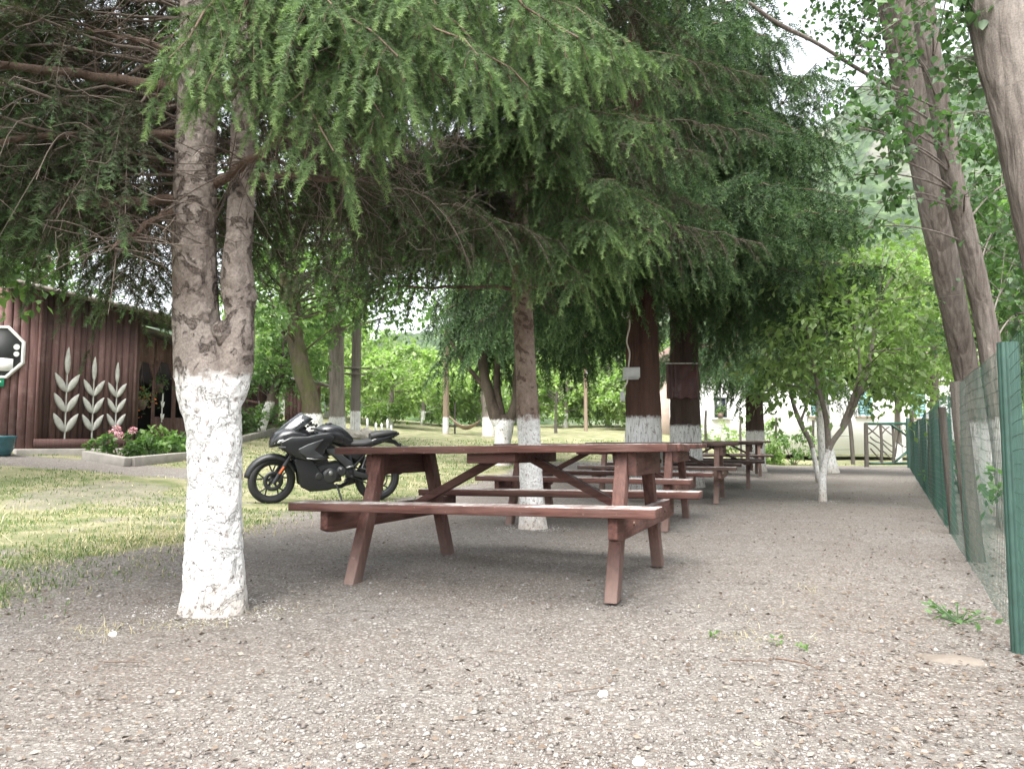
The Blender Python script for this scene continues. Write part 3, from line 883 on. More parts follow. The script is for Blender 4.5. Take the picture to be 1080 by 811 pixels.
def redwood(u, d, r0, r1_, lab, mat, seed, nb, zlo, R0, whit=None, extra=()):
    b = on(u, d); root = empty('redwood_tree', b, 0, lab, 'tree')
    top = b + np.array([0, 0, 12.])
    trunk('trunk', [row(below(b, .1), r0 * 1.05), row(b + [0, 0, .5], r0), row(b + [0, 0, 1.3], r0 * .93), row(b + [0, 0, 2.6], r1_), row(b + [0, 0, 5], r1_ * .8), row(top, .05)], mat, root, b, 44, .07, .06, 26, seed, .22, .12)
    fol, wood = MB(), MB(); r = np.random.default_rng(seed)
    for k in range(nb):
        z = zlo + (8.2 - zlo) * r.random() ** 1.25; az = r.uniform(0, 2 * PI)
        L = R0 * (1 - .07 * (z - zlo)) * r.uniform(.6, 1.1)
        # the sides that face the clearing are seen: give them finer sprays
        a = b + [0, 0, z]; e = a + np.array([math.cos(az) * L, math.sin(az) * L, r.uniform(-.95, -.1)])
        seen = math.sin(az) < .45
        bough(fol, wood, a, e, r.uniform(.15, .45), 'far', .22, .72, 1.05, .075 if seen else .11, .065 if seen else .09, .20 if seen else .26, .03, r, r.uniform(-.08, .10) if seen else -.08, .03)
    for (a, e, br) in extra:
        bough(fol, wood, np.array(a), np.array(e), .3, 'far', .15, .75, 1.15, .065, .055, .185, .03, r, br, .02)
    fol.merge(wood, 1).build('crown', [MT['redwood'], MT['limb']], root, org=b)
    return b, root


bA, tA = redwood(678, 10.9, .265, .22, 'thick red barked conifer with junction box and dangling cable on its trunk', MT['bark_red'], 301, 125, 3.25, 3.0,
                 extra=[((1.8, 10.9, 3.6), tuple(P(u, v, d)), br) for u, v, d, br in ((650, 250, 8.6, .05), (720, 245, 8.4, .1), (600, 318, 9.2, -.05), (775, 285, 8.8, .1), (690, 240, 8.0, .1), (760, 230, 8.2, .1), (820, 250, 8.8, .08), (800, 180, 8.4, .05), (730, 160, 8.0, .08), (640, 230, 8.4, 0), (560, 330, 9.8, -.1), (500, 345, 10.2, -.12))])
bB, tB = redwood(722, 12.9, .27, .23, 'thick dark conifer with a maroon sheet hung on its trunk', MT['bark_red_dark'], 302, 118, 3.3, 3.2,
                 extra=[((2.95, 12.9, 4.2), tuple(P(u, v, d)), br) for u, v, d, br in ((780, 345, 10.6, 0), (820, 330, 10.8, .05), (860, 290, 11.2, .05), (880, 230, 11.4, .02), (870, 160, 11.2, 0), (840, 110, 10.8, 0), (760, 372, 11.2, -.05), (850, 345, 11.4, .02), (897, 212, 11.4, .04), (884, 125, 11.0, 0), (862, 65, 10.8, .02), (904, 240, 11.6, .04), (832, 25, 10.4, 0), (890, 175, 11.2, .02), (872, 95, 10.8, 0))])
bC, tC = redwood(795, 19.5, .235, .20, 'dark conifer trunk with pale foot at the far end of the table row', MT['bark_red_dark'], 303, 80, 2.6, 3.4,
                 extra=[((6.2, 19.5, 4.4), tuple(P(u, v, d)), br) for u, v, d, br in ((760, 410, 17.6, -.05), (830, 400, 17.6, 0), (880, 360, 17.4, 0), (850, 412, 18.2, -.05), (730, 400, 18.5, -.05))])

# ---- 4. multi stemmed tree with dark weeping crown in the middle distance
b4 = on(529, 16.2)
t4 = empty('yew_tree', b4, 0, 'dark drooping tree forking into four stems above one whitewashed foot', 'tree')
MT['bark_dk'] = bark('dark_smooth_bark', (.045, .035, .028), (.10, .08, .062), (.17, .14, .11), (1, 1, .4), 16, .6, white=.95)
m = MB(); C4 = lambda u, v, d=16.2: P(u, v, d)
trunk('', [row(below(b4, .1), .2), row(C4(530, 468), .17), row(C4(531, 448), .21), row(C4(524, 440), .16), row(C4(516, 415), .115), row(C4(510, 390), .105), row(C4(507, 340), .08)], 0, 0, 0, 16, .1, .05, 9, 1, .2, mb=m)
trunk('', [row(C4(530, 455), .15), row(C4(539, 440), .12), row(C4(544, 420), .085), row(C4(545, 395), .08), row(C4(549, 340), .05)], 0, 0, 0, 12, .1, .05, 9, 3, 0, mb=m)
trunk('', [row(C4(529, 450), .12), row(C4(528, 435), .09), row(C4(524, 405), .075), row(C4(526, 350), .05)], 0, 0, 0, 12, .1, .05, 9, 5, 0, mb=m)
trunk('', [row(C4(514, 412), .08), row(C4(504, 400), .055), row(C4(488, 380), .05), row(C4(475, 360), .03)], 0, 0, 0, 10, .1, .05, 9, 6, 0, mb=m)
m.build('trunk', MT['bark_dk'], t4, smooth=True, org=b4)
fol, wood = MB(), MB(); r = np.random.default_rng(404)
for k in range(90):
    z = r.uniform(2.3, 6.5); az = r.uniform(0, 2 * PI); L = r.uniform(1.2, 3.3)
    L = L * (.62 if math.cos(az) < 0 else 1.); a = b4 + [0, 0, z + .35]; e = a + np.array([math.cos(az) * L, math.sin(az) * L * .8, r.uniform(-.9, -.1)])
    bough(fol, wood, a, e, .3, 'far', .15, .85, 1.15, .11, .085, .26, .03, r, -.06, 0)
fol.merge(wood, 1).build('crown', [MT['redwood'], MT['limb']], t4, org=b4)


# ---- 5. broadleaved trees
def blob_tree(name, lab, b, path, mat, cc, cr, n_per, ls, leafm, cat='tree', group=None, tint=.5, seed=0, kind='quad', seg=12, amp=.04, wr=.03, droop=.35):
    root = empty(name, b, 0, lab, cat, group); r = np.random.default_rng(seed)
    m = MB()
    paths = path if isinstance(path[0][0], (list, tuple)) else [path]
    for k, p in enumerate(paths): trunk('', p, None, None, None, seg, .1, amp, 10, seed + k, .15 if k == 0 else 0, mb=m)
    limb = np.concatenate([crm(p, 14)[4:, :3] for p in paths])
    fol = MB()
    crown(fol, m, limb, cc, cr, n_per, ls, kind, droop, tint, .16, r, wr)
    m.build('trunk', mat, root, smooth=True, org=b)
    fol.build('crown', leafm, root, org=b)
    return root


MT['bark_moss'] = bark('mossy_bark', (.05, .042, .028), (.115, .095, .065), (.17, .145, .105), (1, 1, .3), 14, .8, white=.85, moss=(.075, .085, .03))
b5 = on(333, 19.5); r = np.random.default_rng(505); D5 = 19.5; E_ = lambda u, v, d=D5: P(u, v, d)
blob_tree('walnut_tree', 'mossy leaning tree with pale foot beyond the motorcycle', b5,
          [[row(below(b5, .1), .30), row(E_(328, 425), .24), row(E_(319, 395), .23), row(E_(313, 365), .22), row(E_(303, 325), .15), row(E_(297, 250), .10)], [row(E_(314, 372), .17), row(E_(312, 335), .16), row(E_(310, 290), .13), row(E_(318, 230), .08)]],
          MT['bark_moss'], ell(P(345, 235, 19), (3.4, 3., 3.1), 120, r, .2), .95, 90, .17, MT['leaf_mid'], tint=.42, seed=505)
MT['bark_grey'] = bark('grey_furrowed_bark', (.12, .10, .085), (.25, .215, .185), (.34, .305, .27), (1, 1, .15), 16, .9, white=.62)
MT['bark_grey_pl'] = bark('plain_grey_bark', (.10, .085, .07), (.20, .175, .15), (.29, .26, .23), (1, 1, .15), 16, .9, white=.70)
b6 = on(356, 24); r = np.random.default_rng(606)
blob_tree('poplar_tree', 'straight grey furrowed trunk with pale foot left of the utility pole', b6, [row(below(b6, .1), .29), row(b6 + [0, 0, 1], .25), row(b6 + [-.05, 0, 3.], .23), row(b6 + [-.1, 0, 8], .15)],
          MT['bark_grey'], ell(b6 + [0.3, -.5, 5.6], (3.4, 2.6, 2.4), 80, r, .2), 1., 80, .19, MT['leaf_mid'], tint=.52, seed=606)

# young light leaved tree beside the gravel, white stem forking low
b7 = on(864, 10.0); D7 = 10.; G7 = lambda u, v, d=D7: P(u, v, d)
MT['bark_young'] = bark('young_bark', (.10, .085, .07), (.19, .165, .14), (.30, .27, .24), (1, 1, .6), 20, .4, white=.66, wn=.12, wmix=.75)
r = np.random.default_rng(707)
cc = np.concatenate([np.array([G7(u, v, d) for u, v, d in ((840, 300, 9.6), (870, 280, 9.4), (905, 270, 9.6), (940, 265, 9.8), (970, 290, 9.6), (985, 330, 9.4), (960, 335, 9.2), (930, 320, 9.0), (895, 320, 9.2), (860, 330, 9.2), (830, 345, 9.6), (815, 380, 10), (845, 372, 9.6), (880, 365, 9.3), (905, 352, 9.0), (940, 362, 9.2), (960, 385, 9.4), (925, 385, 9.2), (1000, 365, 9.8), (945, 405, 9.6), (805, 410, 10.6), (900, 300, 10.4), (950, 300, 10.6), (860, 300, 10.8), (1005, 310, 10.2), (935, 250, 10.2), (975, 255, 10.4), (835, 395, 10.4), (870, 395, 10.2))])])
blob_tree('young_walnut_tree', 'young light green tree with thin white forked stem on the gravel', b7,
          [[row(below(b7, .06), .052), row(G7(868, 500), .044), row(G7(876, 470), .038), row(G7(893, 445), .032), row(G7(908, 410), .031), row(G7(918, 375), .026), row(G7(925, 320), .02)], [row(G7(874, 474), .04), row(G7(871, 440), .034), row(G7(861, 400), .026), row(G7(850, 340), .015)],
           [row(G7(888, 450), .033), row(G7(902, 412), .027), row(G7(907, 380), .022), row(G7(895, 320), .012)]],
          MT['bark_young'], cc, .62, 150, .105, MT['leaf_light'], tint=.45, seed=707, kind='oval', wr=.014, droop=.5)
b8 = on(861, 14.5); H8 = lambda u, v, d=14.5: P(u, v, d)
blob_tree('young_walnut_tree', 'thin pale sapling leaning left, behind the white forked stem', b8, [[row(below(b8, .06), .05), row(H8(856, 470), .045), row(H8(846, 450), .045), row(H8(838, 430), .04), row(H8(830, 400), .02)], [row(H8(844, 446), .03), row(H8(851, 425), .02), row(H8(856, 400), .012)]],
          MT['bark_young'], ell(P(836, 395, 14.4), (1.3, 1., .7), 16, np.random.default_rng(8), .2), .5, 60, .13, MT['leaf_mid'], tint=.4, seed=808, wr=.012)
b9 = on(872, 19.); r = np.random.default_rng(909)
MT['bark_white'] = bark('white_stem_bark', (.06, .05, .04), (.13, .11, .09), (.2, .17, .15), (1, 1, .3), 15, .5, white=1.85)
blob_tree('cherry_tree', 'dark tree with tall white painted stem behind the young forked tree', b9, [row(below(b9, .1), .24), row(b9 + [-.1, 0, .9], .17), row(b9 + [-.15, 0, 2.2], .15), row(b9 + [-.2, 0, 5], .08)],
          MT['bark_white'], ell(b9 + [.0, 0, 4.6], (2.6, 2., 1.9), 70, r, .2), .8, 80, .16, MT['leaf_mid'], tint=.42, seed=909)

# ---- 6. poplars along the far side of the wire fence
MT['bark_pop'] = bark('poplar_bark', (.080, .066, .058), (.22, .192, .170), (.32, .29, .262), (1, 1, .16), 20, 1.)
MT['bark_pop_w'] = bark('poplar_bark_limed', (.075, .06, .052), (.20, .172, .150), (.29, .26, .235), (1, 1, .16), 24, 1., white=.98, wmix=.38)
pol = [
    ('big grey poplar trunk leaning across the upper right corner, beyond the wire fence', 'bark_pop', [(1215, 640, 4.05, .215), (1165, 460, 4.05, .19), (1118, 270, 4.1, .175), (1085, 130, 4.15, .168), (1052, 0, 4.2, .165), (1010, -200, 4.3, .15), (950, -700, 4.4, .10)]),
    ('slim leaning poplar trunk with limed foot just beyond the wire fence', 'bark_pop_w', [(1068, 566, 7.0, .115), (1062, 500, 7.0, .100), (1052, 425, 7.0, .096), (1042, 355, 7.0, .094), (1024, 270, 6.9, .092), (1005, 190, 6.8, .088), (988, 95, 6.7, .084), (973, 0, 6.6, .092), (950, -200, 6.5, .08), (900, -600, 6.4, .04)]),
    ('pale ridged poplar trunk behind the slim one, limed to knee height', 'bark_pop_w', [(1043, 556, 8.2, .15), (1033, 490, 8.2, .13), (1022, 410, 8.2, .125), (1009, 340, 8.1, .13), (995, 270, 8.0, .14), (978, 180, 7.9, .155), (960, 90, 7.8, .16), (945, 0, 7.7, .175), (905, -200, 7.5, .15), (840, -650, 7.3, .08)]),
]
poptrees = []
rp = np.random.default_rng(1101)
popc = [  # leafy sprays (u, v, d, radius) per tree
    [(1010, 60, 4.4, .22), (1072, 330, 4.5, .2), (1078, 290, 4.6, .2), (1085, 250, 4.6, .25), (1000, -10, 4.2, .3), (945, -15, 4.3, .3), (1020, 100, 4.8, .2)],
    [(935, 120, 6.0, .30), (905, 135, 5.8, .25), (925, 165, 6.0, .28), (945, 150, 6.2, .22), (915, 100, 6.0, .25), (950, 45, 6.4, .25), (1012, 140, 7.2, .3), (1030, 190, 7.4, .3), (1050, 240, 7.6, .35), (1060, 300, 7.6, .35), (890, 120, 5.9, .2), (1010, 25, 7.0, .35), (1035, 70, 7.4, .4), (1070, 190, 7.8, .4), (1075, 330, 7.6, .4), (1000, 70, 7.2, .2), (940, 205, 6.3, .2), (900, 185, 6.2, .22), (925, 215, 6.3, .25), (872, 62, 6.6, .2), (896, 92, 6.4, .25), (915, 240, 6.6, .2), (985, 150, 6.2, .22), (1004, 118, 6.4, .22), (965, 60, 6.2, .22), (1018, 205, 6.5, .18), (985, 15, 6.0, .25)],
    [(880, 20, 8.2, .4), (900, 50, 8.0, .35), (925, 25, 8.0, .35), (870, -20, 8.6, .5), (1030, 260, 9.2, .5), (1065, 250, 9.6, .6), (1060, 120, 9.8, .7), (1080, 60, 9.8, .8), (1080, 350, 9.8, .6), (1048, 360, 9.6, .5), (1020, 20, 9.4, .5), (905, 0, 8.2, .4), (1000, 345, 9., .3), (975, 300, 8.6, .25)]]
for k, (lab, mt, pp) in enumerate(pol):
    pts = [row(P(u, v, d), w) for (u, v, d, w) in pp]
    b = g3(pts[0][0], pts[0][1]); pts[0] = row(below(b, .1), pts[0][3])
    root = empty('poplar_tree', b, 0, lab, 'tree'); poptrees.append((b, root))
    fol, wood = MB(), MB()
    trunk('', pts, None, None, None, 56, .035, .05, 22, 20 + k, .12, .22, mb=wood)
    line = crm(pts, 40)[:, :3]
    for (u, v, d, rad) in popc[k]:
        c = P(u, v, d)
        q = line[np.argmin(np.linalg.norm(line - (c - [0, 0, .35]), axis=1))]
        br = bez(q, c, .15, 8); wood.tube(br, np.linspace(.011, .004, 8), 6, cap=False)
        nl = int(100 * (rad / .35) ** 2)
        for w_ in range(max(4, nl // 9)):
            e = c + rp.normal(0, 1, 3) * rad * np.array([.8, .8, .75])
            s0 = br[rp.integers(4, 8)]
            tw = bez(s0, e, rp.uniform(-.08, .1), 6); wood.tube(tw, np.linspace(.005, .0015, 6), 3, cap=False)
            ml = 11
            q_ = rp.uniform(.25, 1, ml); ii = np.minimum((q_ * 5).astype(int), 4)
            ps = tw[ii] + rp.normal(0, .035, (ml, 3)) + [0, 0, -.02]
            dd = rp.normal(0, .55, (ml, 3)) + np.array([0, 0, -.55])
            leaves(fol, 'heart', ps, dd, rp.uniform(.042, .070, ml), .45 + rp.normal(0, .16, ml) + .1 * rp.normal(), r=rp)
    # the crown high above the picture
    top = line[-14:]
    cen = top[rp.integers(0, 14, 46)] + rp.normal(0, 1, (46, 3)) * [1.3, 1.3, .9]; cen[:, 2] = np.maximum(cen[:, 2], 3.0 + .80 * np.hypot(cen[:, 0], cen[:, 1]))
    crown(fol, None, line, cen, .7, 40, .13, 'quad', .3, .45, .15, rp)
    fol.build('crown', MT['poplar'], root, org=b); wood.build('trunk', MT[mt], root, smooth=True, org=b)
    if k == 2:   # long grey limb that reaches left into the sky gap
        m = MB(); pt = crm([row(P(968, 100, 7.8), .03), row(P(940, 92, 7.6), .022), row(P(900, 70, 7.3), .019), row(P(860, 45, 7.0), .018), row(P(820, 25, 6.8), .022), row(P(790, 3, 6.7), .014)], 30)
        m.tube(pt[:, :3], pt[:, 3], 12, cap=True); m.build('broken_limb', MT['bark_pop'], root, smooth=True, org=b)

# ------------------------------------------------------------------ things hung on the red trunks
MT['box'] = plain('junction_box_plastic', (.52, .54, .52), .5); MT['cable'] = plain('cable_plastic', (.55, .52, .47), .6)
c = P(666, 393, 10.55)
jb = empty('junction_box', c, R(-8), 'pale grey junction box screwed to the thick red barked trunk', 'junction box')
m = MB(); m.box((0, 0, 0), (.235, .09, .145)); m.build('box', MT['box'], jb, bevel=.008)
m = MB(); m.box((.004, -.051, .006), (.20, .012, .115)); m.build('lid', MT['box'], jb, bevel=.003)
m = MB(); m.box((-.015, -.01, -.088), (.23, .14, .016)); m.build('shelf', MT['box'], jb, bevel=.003)
m = MB(); pt = crm([P(663, 387, 10.50), P(664, 372, 10.5), P(661, 360, 10.5), P(664, 345, 10.5), P(664, 337, 10.5)], 30); m.tube(pt, .012, 6)
a = np.linspace(0, 4.6 * PI, 60); lc = P(660, 331.5, 10.5); m.tube(np.stack([lc[0] + .055 * np.cos(a) * (1 - .02 * a), lc[1] + .0025 * a, lc[2] + .05 * np.sin(a)], -1), .010, 6)
pt = crm([P(662, 398, 10.5), P(661, 404, 10.48), P(658, 409, 10.5), P(657.5, 412, 10.5)], 12); m.tube(pt, .012, 6)
tag(m.build('electric_cable', MT['cable'], smooth=True), 'pale electric cable coiled above the junction box on the red trunk', 'cable')
m = MB(); m.box((0, 0, 0), (.062, .05, .14)); m.box((0, -.03, .02), (.035, .012, .05))
o = m.build('socket_box', MT['box'], None, loc=P(656.5, 418, 10.6), bevel=.006); tag(o, 'small white socket box on the edge of the red trunk, below the junction box', 'socket')

n = NT('maroon_tarpaulin')
f = n.noise(6, 5, .6, co=n.map((1, 1, .5)))
c_ = n.mix(n.ramp(f, [(.35, 0.), (.65, 1.)]), (.055, .018, .018), (.13, .05, .048))
c_ = n.mix(n.ramp(n.noise(3, 5), [(.6, 0.), (.66, .5)]), c_, (.24, .19, .18))
MT['tarp'] = n.fin(c_, .45, n.bump(f, .6, .03), .5)
pA, pB = P(703, 384, 12.55), P(736, 420, 12.55)
wv, hv = pB[0] - pA[0], pA[2] - pB[2]
m = MB(); uu = np.linspace(0, 1, 34); vv = np.linspace(0, 1, 26); UU, VV = np.meshgrid(uu, vv)
foldy = -.035 * np.abs(np.sin(UU * 26)) * (UU < .42) + .012 * np.sin(UU * 9 + 3 * VV) * np.sin(VV * 8) - .02 * VV * UU
base_ = np.stack([pA[0] + wv * UU, pA[1] + .02 + foldy + .06 * (UU - .4) ** 2, pA[2] - hv * VV * (1 + .03 * np.sin(UU * 17) * (VV > .9))], -1).reshape(-1, 3)
i = np.arange(25)[:, None] * 34; j = np.arange(33)[None]; f4 = np.stack([i + j, i + 34 + j, i + 34 + j + 1, i + j + 1], -1).reshape(-1, 4)
m.add(base_, f4); cen = base_.mean(0)
ro = empty('hanging_sheet', cen, 0, 'maroon plastic sheet with folded left edge hung on the dark trunk', 'sheet')
o = m.build('sheet', MT['tarp'], ro, smooth=True, org=cen); so = o.modifiers.new('thick', 'SOLIDIFY'); so.thickness = .006
m = MB(); m.tube([[pA[0] - .02, pA[1], pA[2] + .012], [pB[0] + .01, pA[1], pA[2] + .012]], .011, 8); m.build('top_rod', MT['bark_grey_pl'], ro, org=cen)
m = MB(); m.tube([[pB[0], pA[1], pA[2] + .01], [pB[0] + .004, pA[1] - .005, pB[2] - .02]], .009, 6); m.build('side_hem', MT['tarp'], ro, org=cen)

# ------------------------------------------------------------------ wire fence and gate on the right
MT['wire'] = plain('green_wire', (.022, .066, .047), .45, .5, 0)
MT['gpost'] = plain('green_plastic_post', (.028, .066, .053), .5, .5, 0, .25, 14)
MT['timber'] = bark('weathered_timber', (.055, .048, .040), (.135, .122, .105), (.21, .195, .175), (1, 1, .1), 24, 1.)
MT['timber_dk'] = bark('dark_timber', (.045, .04, .034), (.10, .09, .078), (.15, .135, .12), (1, 1, .1), 24, .8)
F0 = np.array([1.905, 2.90]); FD = np.array([.4472, .8944])


def fpt(d):
    t = (d - F0[1]) / FD[1]; return F0 + FD * t


f0 = g3(*F0); fence = empty('wire_fence', f0, 0, 'green wire mesh fence on timber and green posts along the right side', 'fence')
m = MB(); FH = 1.16
tt = np.arange(-1.6, 22.6, .05)
px = F0[0] + FD[0] * tt; py = F0[1] + FD[1] * tt; pz = gz(px, py)
wob = .010 * np.sin(tt * 2.1) + .006 * np.sin(tt * 5.3)
nxv = np.array([FD[1], -FD[0]])
for k in range(len(tt)):
    q = np.array([[px[k] + nxv[0] * wob[k] * s_, py[k] + nxv[1] * wob[k] * s_, pz[k] + h] for h, s_ in ((.01, .2), (.4, 1.2), (.8, 1.), (FH + .015 * math.sin(tt[k] * 1.7), .4))])
    m.tube(q, .00115, 3, cap=False)
for h in np.arange(.02, FH + .01, .052):
    s_ = math.sin(h / FH * PI) + .2
    sag = .012 * np.sin(tt * 2.9 + h * 4)
    m.tube(np.stack([px + nxv[0] * wob * s_, py + nxv[1] * wob * s_, pz + h + sag * .5], -1), .00115, 3, cap=False)
m.build('wire_mesh', MT['wire'], fence, org=f0)
posts = [(2.90, 'g', 1.165, .036, 0), (5.02, 't', 1.17, .052, -.035), (6.55, 'd', 1.08, .034, -.03), (7.25, 'gt', 1.02, .048, -.01), (9.0, 'gt', 1.05, .043, 0), (10.6, 't', 1.08, .046, .01), (12.4, 'gt', 1.12, .043, 0), (14.3, 'd', 1.2, .043, .02), (16.2, 'gt', 1.2, .043, 0), (18.4, 'gt', 1.25, .043, 0), (20.4, 't', 1.6, .06, 0), (22.3, 'g', 1.45, .05, 0)]
for d, k, h, w, lean in posts:
    q = fpt(d); b = g3(q[0], q[1], -.1)
    b = b + np.array([nxv[0], nxv[1], 0]) * (0 if k == 'g' else w + .006); m = MB()
    if k == 'g' or k == 'gt':
        dsp = lambda p_, a: 1 + .10 * (np.abs(np.sin(a * 5.5)) - .5)[None] * np.ones((len(p_), 1))
        m.tube([b, b + [lean * h, 0, h * .5], b + [lean * h * 2, 0, h + .1]], [w, w, w * .97], 88 if d < 4 else 44, disp=dsp)
    else:
        trunk('', [row(b, w), row(b + [lean * h, 0, h * .5], w * .97), row(b + [lean * h * 2, .0, h + .1], w * .9)], 0, 0, 0, 16, .05, .08, 18, int(d), .1, .2, mb=m)
    m.build('post', {'g': MT['gpost'], 'gt': MT['gpost'], 't': MT['timber'], 'd': MT['timber_dk']}[k], fence, smooth=(k in 'td'), org=f0)

MT['gate'] = plain('green_gate_paint', (.003, .045, .026), .5, .5, 0, .2)
gl, gr_ = on(911, 23.0), on(956.5, 23.2)
gate = empty('garden_gate', gl, 0, 'green framed gate filled with crooked dark branches at the end of the wire fence', 'gate')
Lg = gr_[0] - gl[0]; gh = 1.30
V = lambda x, z, y=0.: np.array([gl[0] + x, gl[1] + .2 * x / Lg + y, gl[2] + z])
m = MB()
m.bar(V(0, gh), V(Lg, gh), .07, .085); m.bar(V(.1, .1), V(Lg, .1), .06, .07)
m.bar(V(Lg - .03, .05), V(Lg - .03, gh + .02), .09, .08, up=(0, 1, 0))
m.bar(V(Lg * .58, gh - .03, -.03), V(Lg - .04, gh - .40, -.03), .03, .13, up=(0, 1, 0)); m.bar(V(Lg * .62, .13, -.03), V(Lg - .04, .50, -.03), .03, .13, up=(0, 1, 0))
m.build('frame', MT['gate'], gate, org=gl)
m = MB(); trunk('', [row(V(0, -.1), .065), row(V(.02, gh + .02), .06)], 0, 0, 0, 12, .1, .08, 16, 3, .1, .2, mb=m); m.build('hinge_post', MT['timber_dk'], gate, smooth=True, org=gl)
for x in (.34, .62):
    m = MB(); trunk('', [row(V(x * Lg, .1), .045), row(V(x * Lg + .03, .7), .04), row(V(x * Lg + .01, gh), .038)], 0, 0, 0, 10, .1, .12, 16, int(x * 9), .1, .2, mb=m); m.build('upright_branch', MT['timber_dk'], gate, smooth=True, org=gl)
m = MB(); r = np.random.default_rng(12)
for (x0, z0, x1, z1) in ((.02, .95, .30, 1.25), (.05, .75, .33, .45), (.05, 1.2, .6, .62), (.1, .55, .36, .2), (.36, 1.25, .62, .95), (.36, .75, .62, .42), (.36, .5, .62, .16), (.1, .9, .34, .72), (.36, .95, .55, 1.2), (.66, .3, .8, 1.2), (.7, .8, .92, .6)):
    a, b = V(x0 * Lg, z0), V(x1 * Lg, z1); m.tube(bez(a, b, r.uniform(-.1, .1), 6), np.linspace(.024, .018, 6), 5)
m.build('branch_lattice', MT['timber_dk'], gate, org=gl)

# rear fence posts in front of the white house
rear = empty('rear_fence', on(820, 25.5), 0, 'row of thin dark stakes with plain wire before the white house', 'fence')
ro = np.array(rear.location)
for u, h, w in ((744, 1.45, .045), (780.5, 1.45, .04), (818, 1.55, .045), (856.7, 1.5, .05), (897, 1.5, .07)):
    b = on(u, 25.5); m = MB(); trunk('', [row(below(b, .1), w), row(b + [-.03, 0, h * .6], w * .95), row(b + [-.08 if u > 890 else 0, 0, h], w * .85)], 0, 0, 0, 10, .15, .06, 14, int(u), 0, .2, mb=m)
    m.build('stake', MT['timber_dk'], rear, smooth=True, org=ro)
m = MB()
for h in (.5, .95, 1.3): m.tube([on(744, 25.5, h), on(780, 25.5, h - .02), on(818, 25.5, h), on(857, 25.5, h - .01), on(897, 25.5, h)], .006, 4, cap=False)
m.build('wire', MT['wire'], rear, org=ro)

# ------------------------------------------------------------------ white house behind
n = NT('white_render')
c_ = n.mix(n.ramp(n.noise(1.1, 5), [(.35, 0.), (.7, 1.)]), (.80, .80, .80), (.74, .74, .735))
MT['white_wall'] = n.fin(c_, .9, n.bump(n.noise(60, 3), .3, .004), .15)
MT['pinkwall'] = plain('pinkish_plaster', (.42, .33, .285), .9, .15, 0, .14, 4)
MT['teal'] = plain('teal_shutter_paint', (.25, .44, .46), .6)
MT['glassdk'] = plain('dark_window_glass', (.02, .025, .03), .08, .6)
MT['frame_w'] = plain('window_frame_white', (.7, .7, .68), .5)
MT['frame_d'] = plain('window_frame_dark', (.055, .06, .06), .5)
MT['rooftile'] = woodpaint('old_brown_roof_tile', (.15, .10, .08), (.24, .19, .16), (18, 2, 2), .5)
hx0, hx1, hy = P(694, 450, 31)[0], P(1016, 450, 31)[0], 31.
hb = np.array([hx0, hy, float(gz(7, 31))]); zb = float(gz(9.5, 31)) - .1
house = empty('white_house', (hx0, hy, zb), 0, 'long white rendered house with small shuttered windows behind the trees', 'house')
W = hx1 - hx0; pk = P(707, 450, 31)[0] - hx0
m = MB(); m.box((pk + (W - pk) / 2, 3.5, 1.9), (W - pk, 7, 3.8)); m.build('wall', MT['white_wall'], house)
m = MB(); m.box((pk / 2 - .002, 3.4, 1.85), (pk - .006, 6.6, 3.7)); m.build('side_bay', MT['pinkwall'], house)
m = MB(); ov = .5
v = [[-ov, -ov, 3.75], [W + ov, -ov, 3.75], [W + ov, 7 + ov, 3.75], [-ov, 7 + ov, 3.75], [1.5, 3.5, 5.0], [W - 1.5, 3.5, 5.0]]
m.poly(v, [[3, 2, 1, 0], [0, 1, 5, 4], [1, 2, 5], [2, 3, 4, 5], [3, 0, 4]]); m.build('roof', MT['rooftile'], house)


def hwin(u0, u1, v0, v1, mat, shut=False):
    a, b = P(u0, v1, hy), P(u1, v0, hy); w, h = b[0] - a[0], b[2] - a[2]
    c = np.array([(a[0] + b[0]) / 2 - hx0, 0, (a[2] + b[2]) / 2 - zb])
    m = MB(); m.box(c + [0, -.015, 0], (w, .05, h)); f = m.build('window', mat, house)
    m = MB()
    for x in (-w / 2, 0, w / 2): m.box(c + [x, -.05, 0], (.06, .05, h + .06))
    for z in (-h / 2, h / 2): m.box(c + [0, -.052, z], (w + .06, .05, .06))
    if shut:
        for z in np.arange(-h / 2 + .12, h / 2 - .05, .11): m.box(c + [0, -.046, z], (w - .04, .02, .07))
    m.build('frame', MT['teal'] if shut else MT['frame_d'], f)
    m = MB(); m.box(c + [0, -.09, -h / 2 - .06], (w + .3, .18, .06)); m.build('sill', MT['frame_w'] if not shut else MT['pinkwall'], f)


hwin(754, 765, 420, 440, MT['glassdk']); hwin(906, 918, 412, 438, MT['teal'], True); hwin(856, 868, 412, 438, MT['teal'], True); hwin(962, 974, 412, 440, MT['teal'], True)
a = P(953.5, 470, 30.9)
m = MB(); m.tube([[a[0] - hx0, -.08, .1], [a[0] - hx0, -.08, 3.7]], .05, 8); m.build('downpipe', MT['frame_w'], house)
c = P(760, 441, 30.75); fp = empty('flower_pot', c, 0, 'potted pale flowers standing on the sill of the dark window', 'flower pot')
m = MB(); m.lathe([(.001, 0), (.09, 0), (.13, .2), (.001, .19)], 12); m.build('pot', MT['rooftile'], fp, smooth=True)
m = MB(); r = np.random.default_rng(5); leaves(m, 'quad', r.normal(0, .14, (120, 3)) * [1, .6, 1] + [0, 0, .33], r.normal(0, 1, (120, 3)), r.uniform(.05, .1, 120), r.random(120)); m.build('foliage', MT['leaf_mid'], fp)

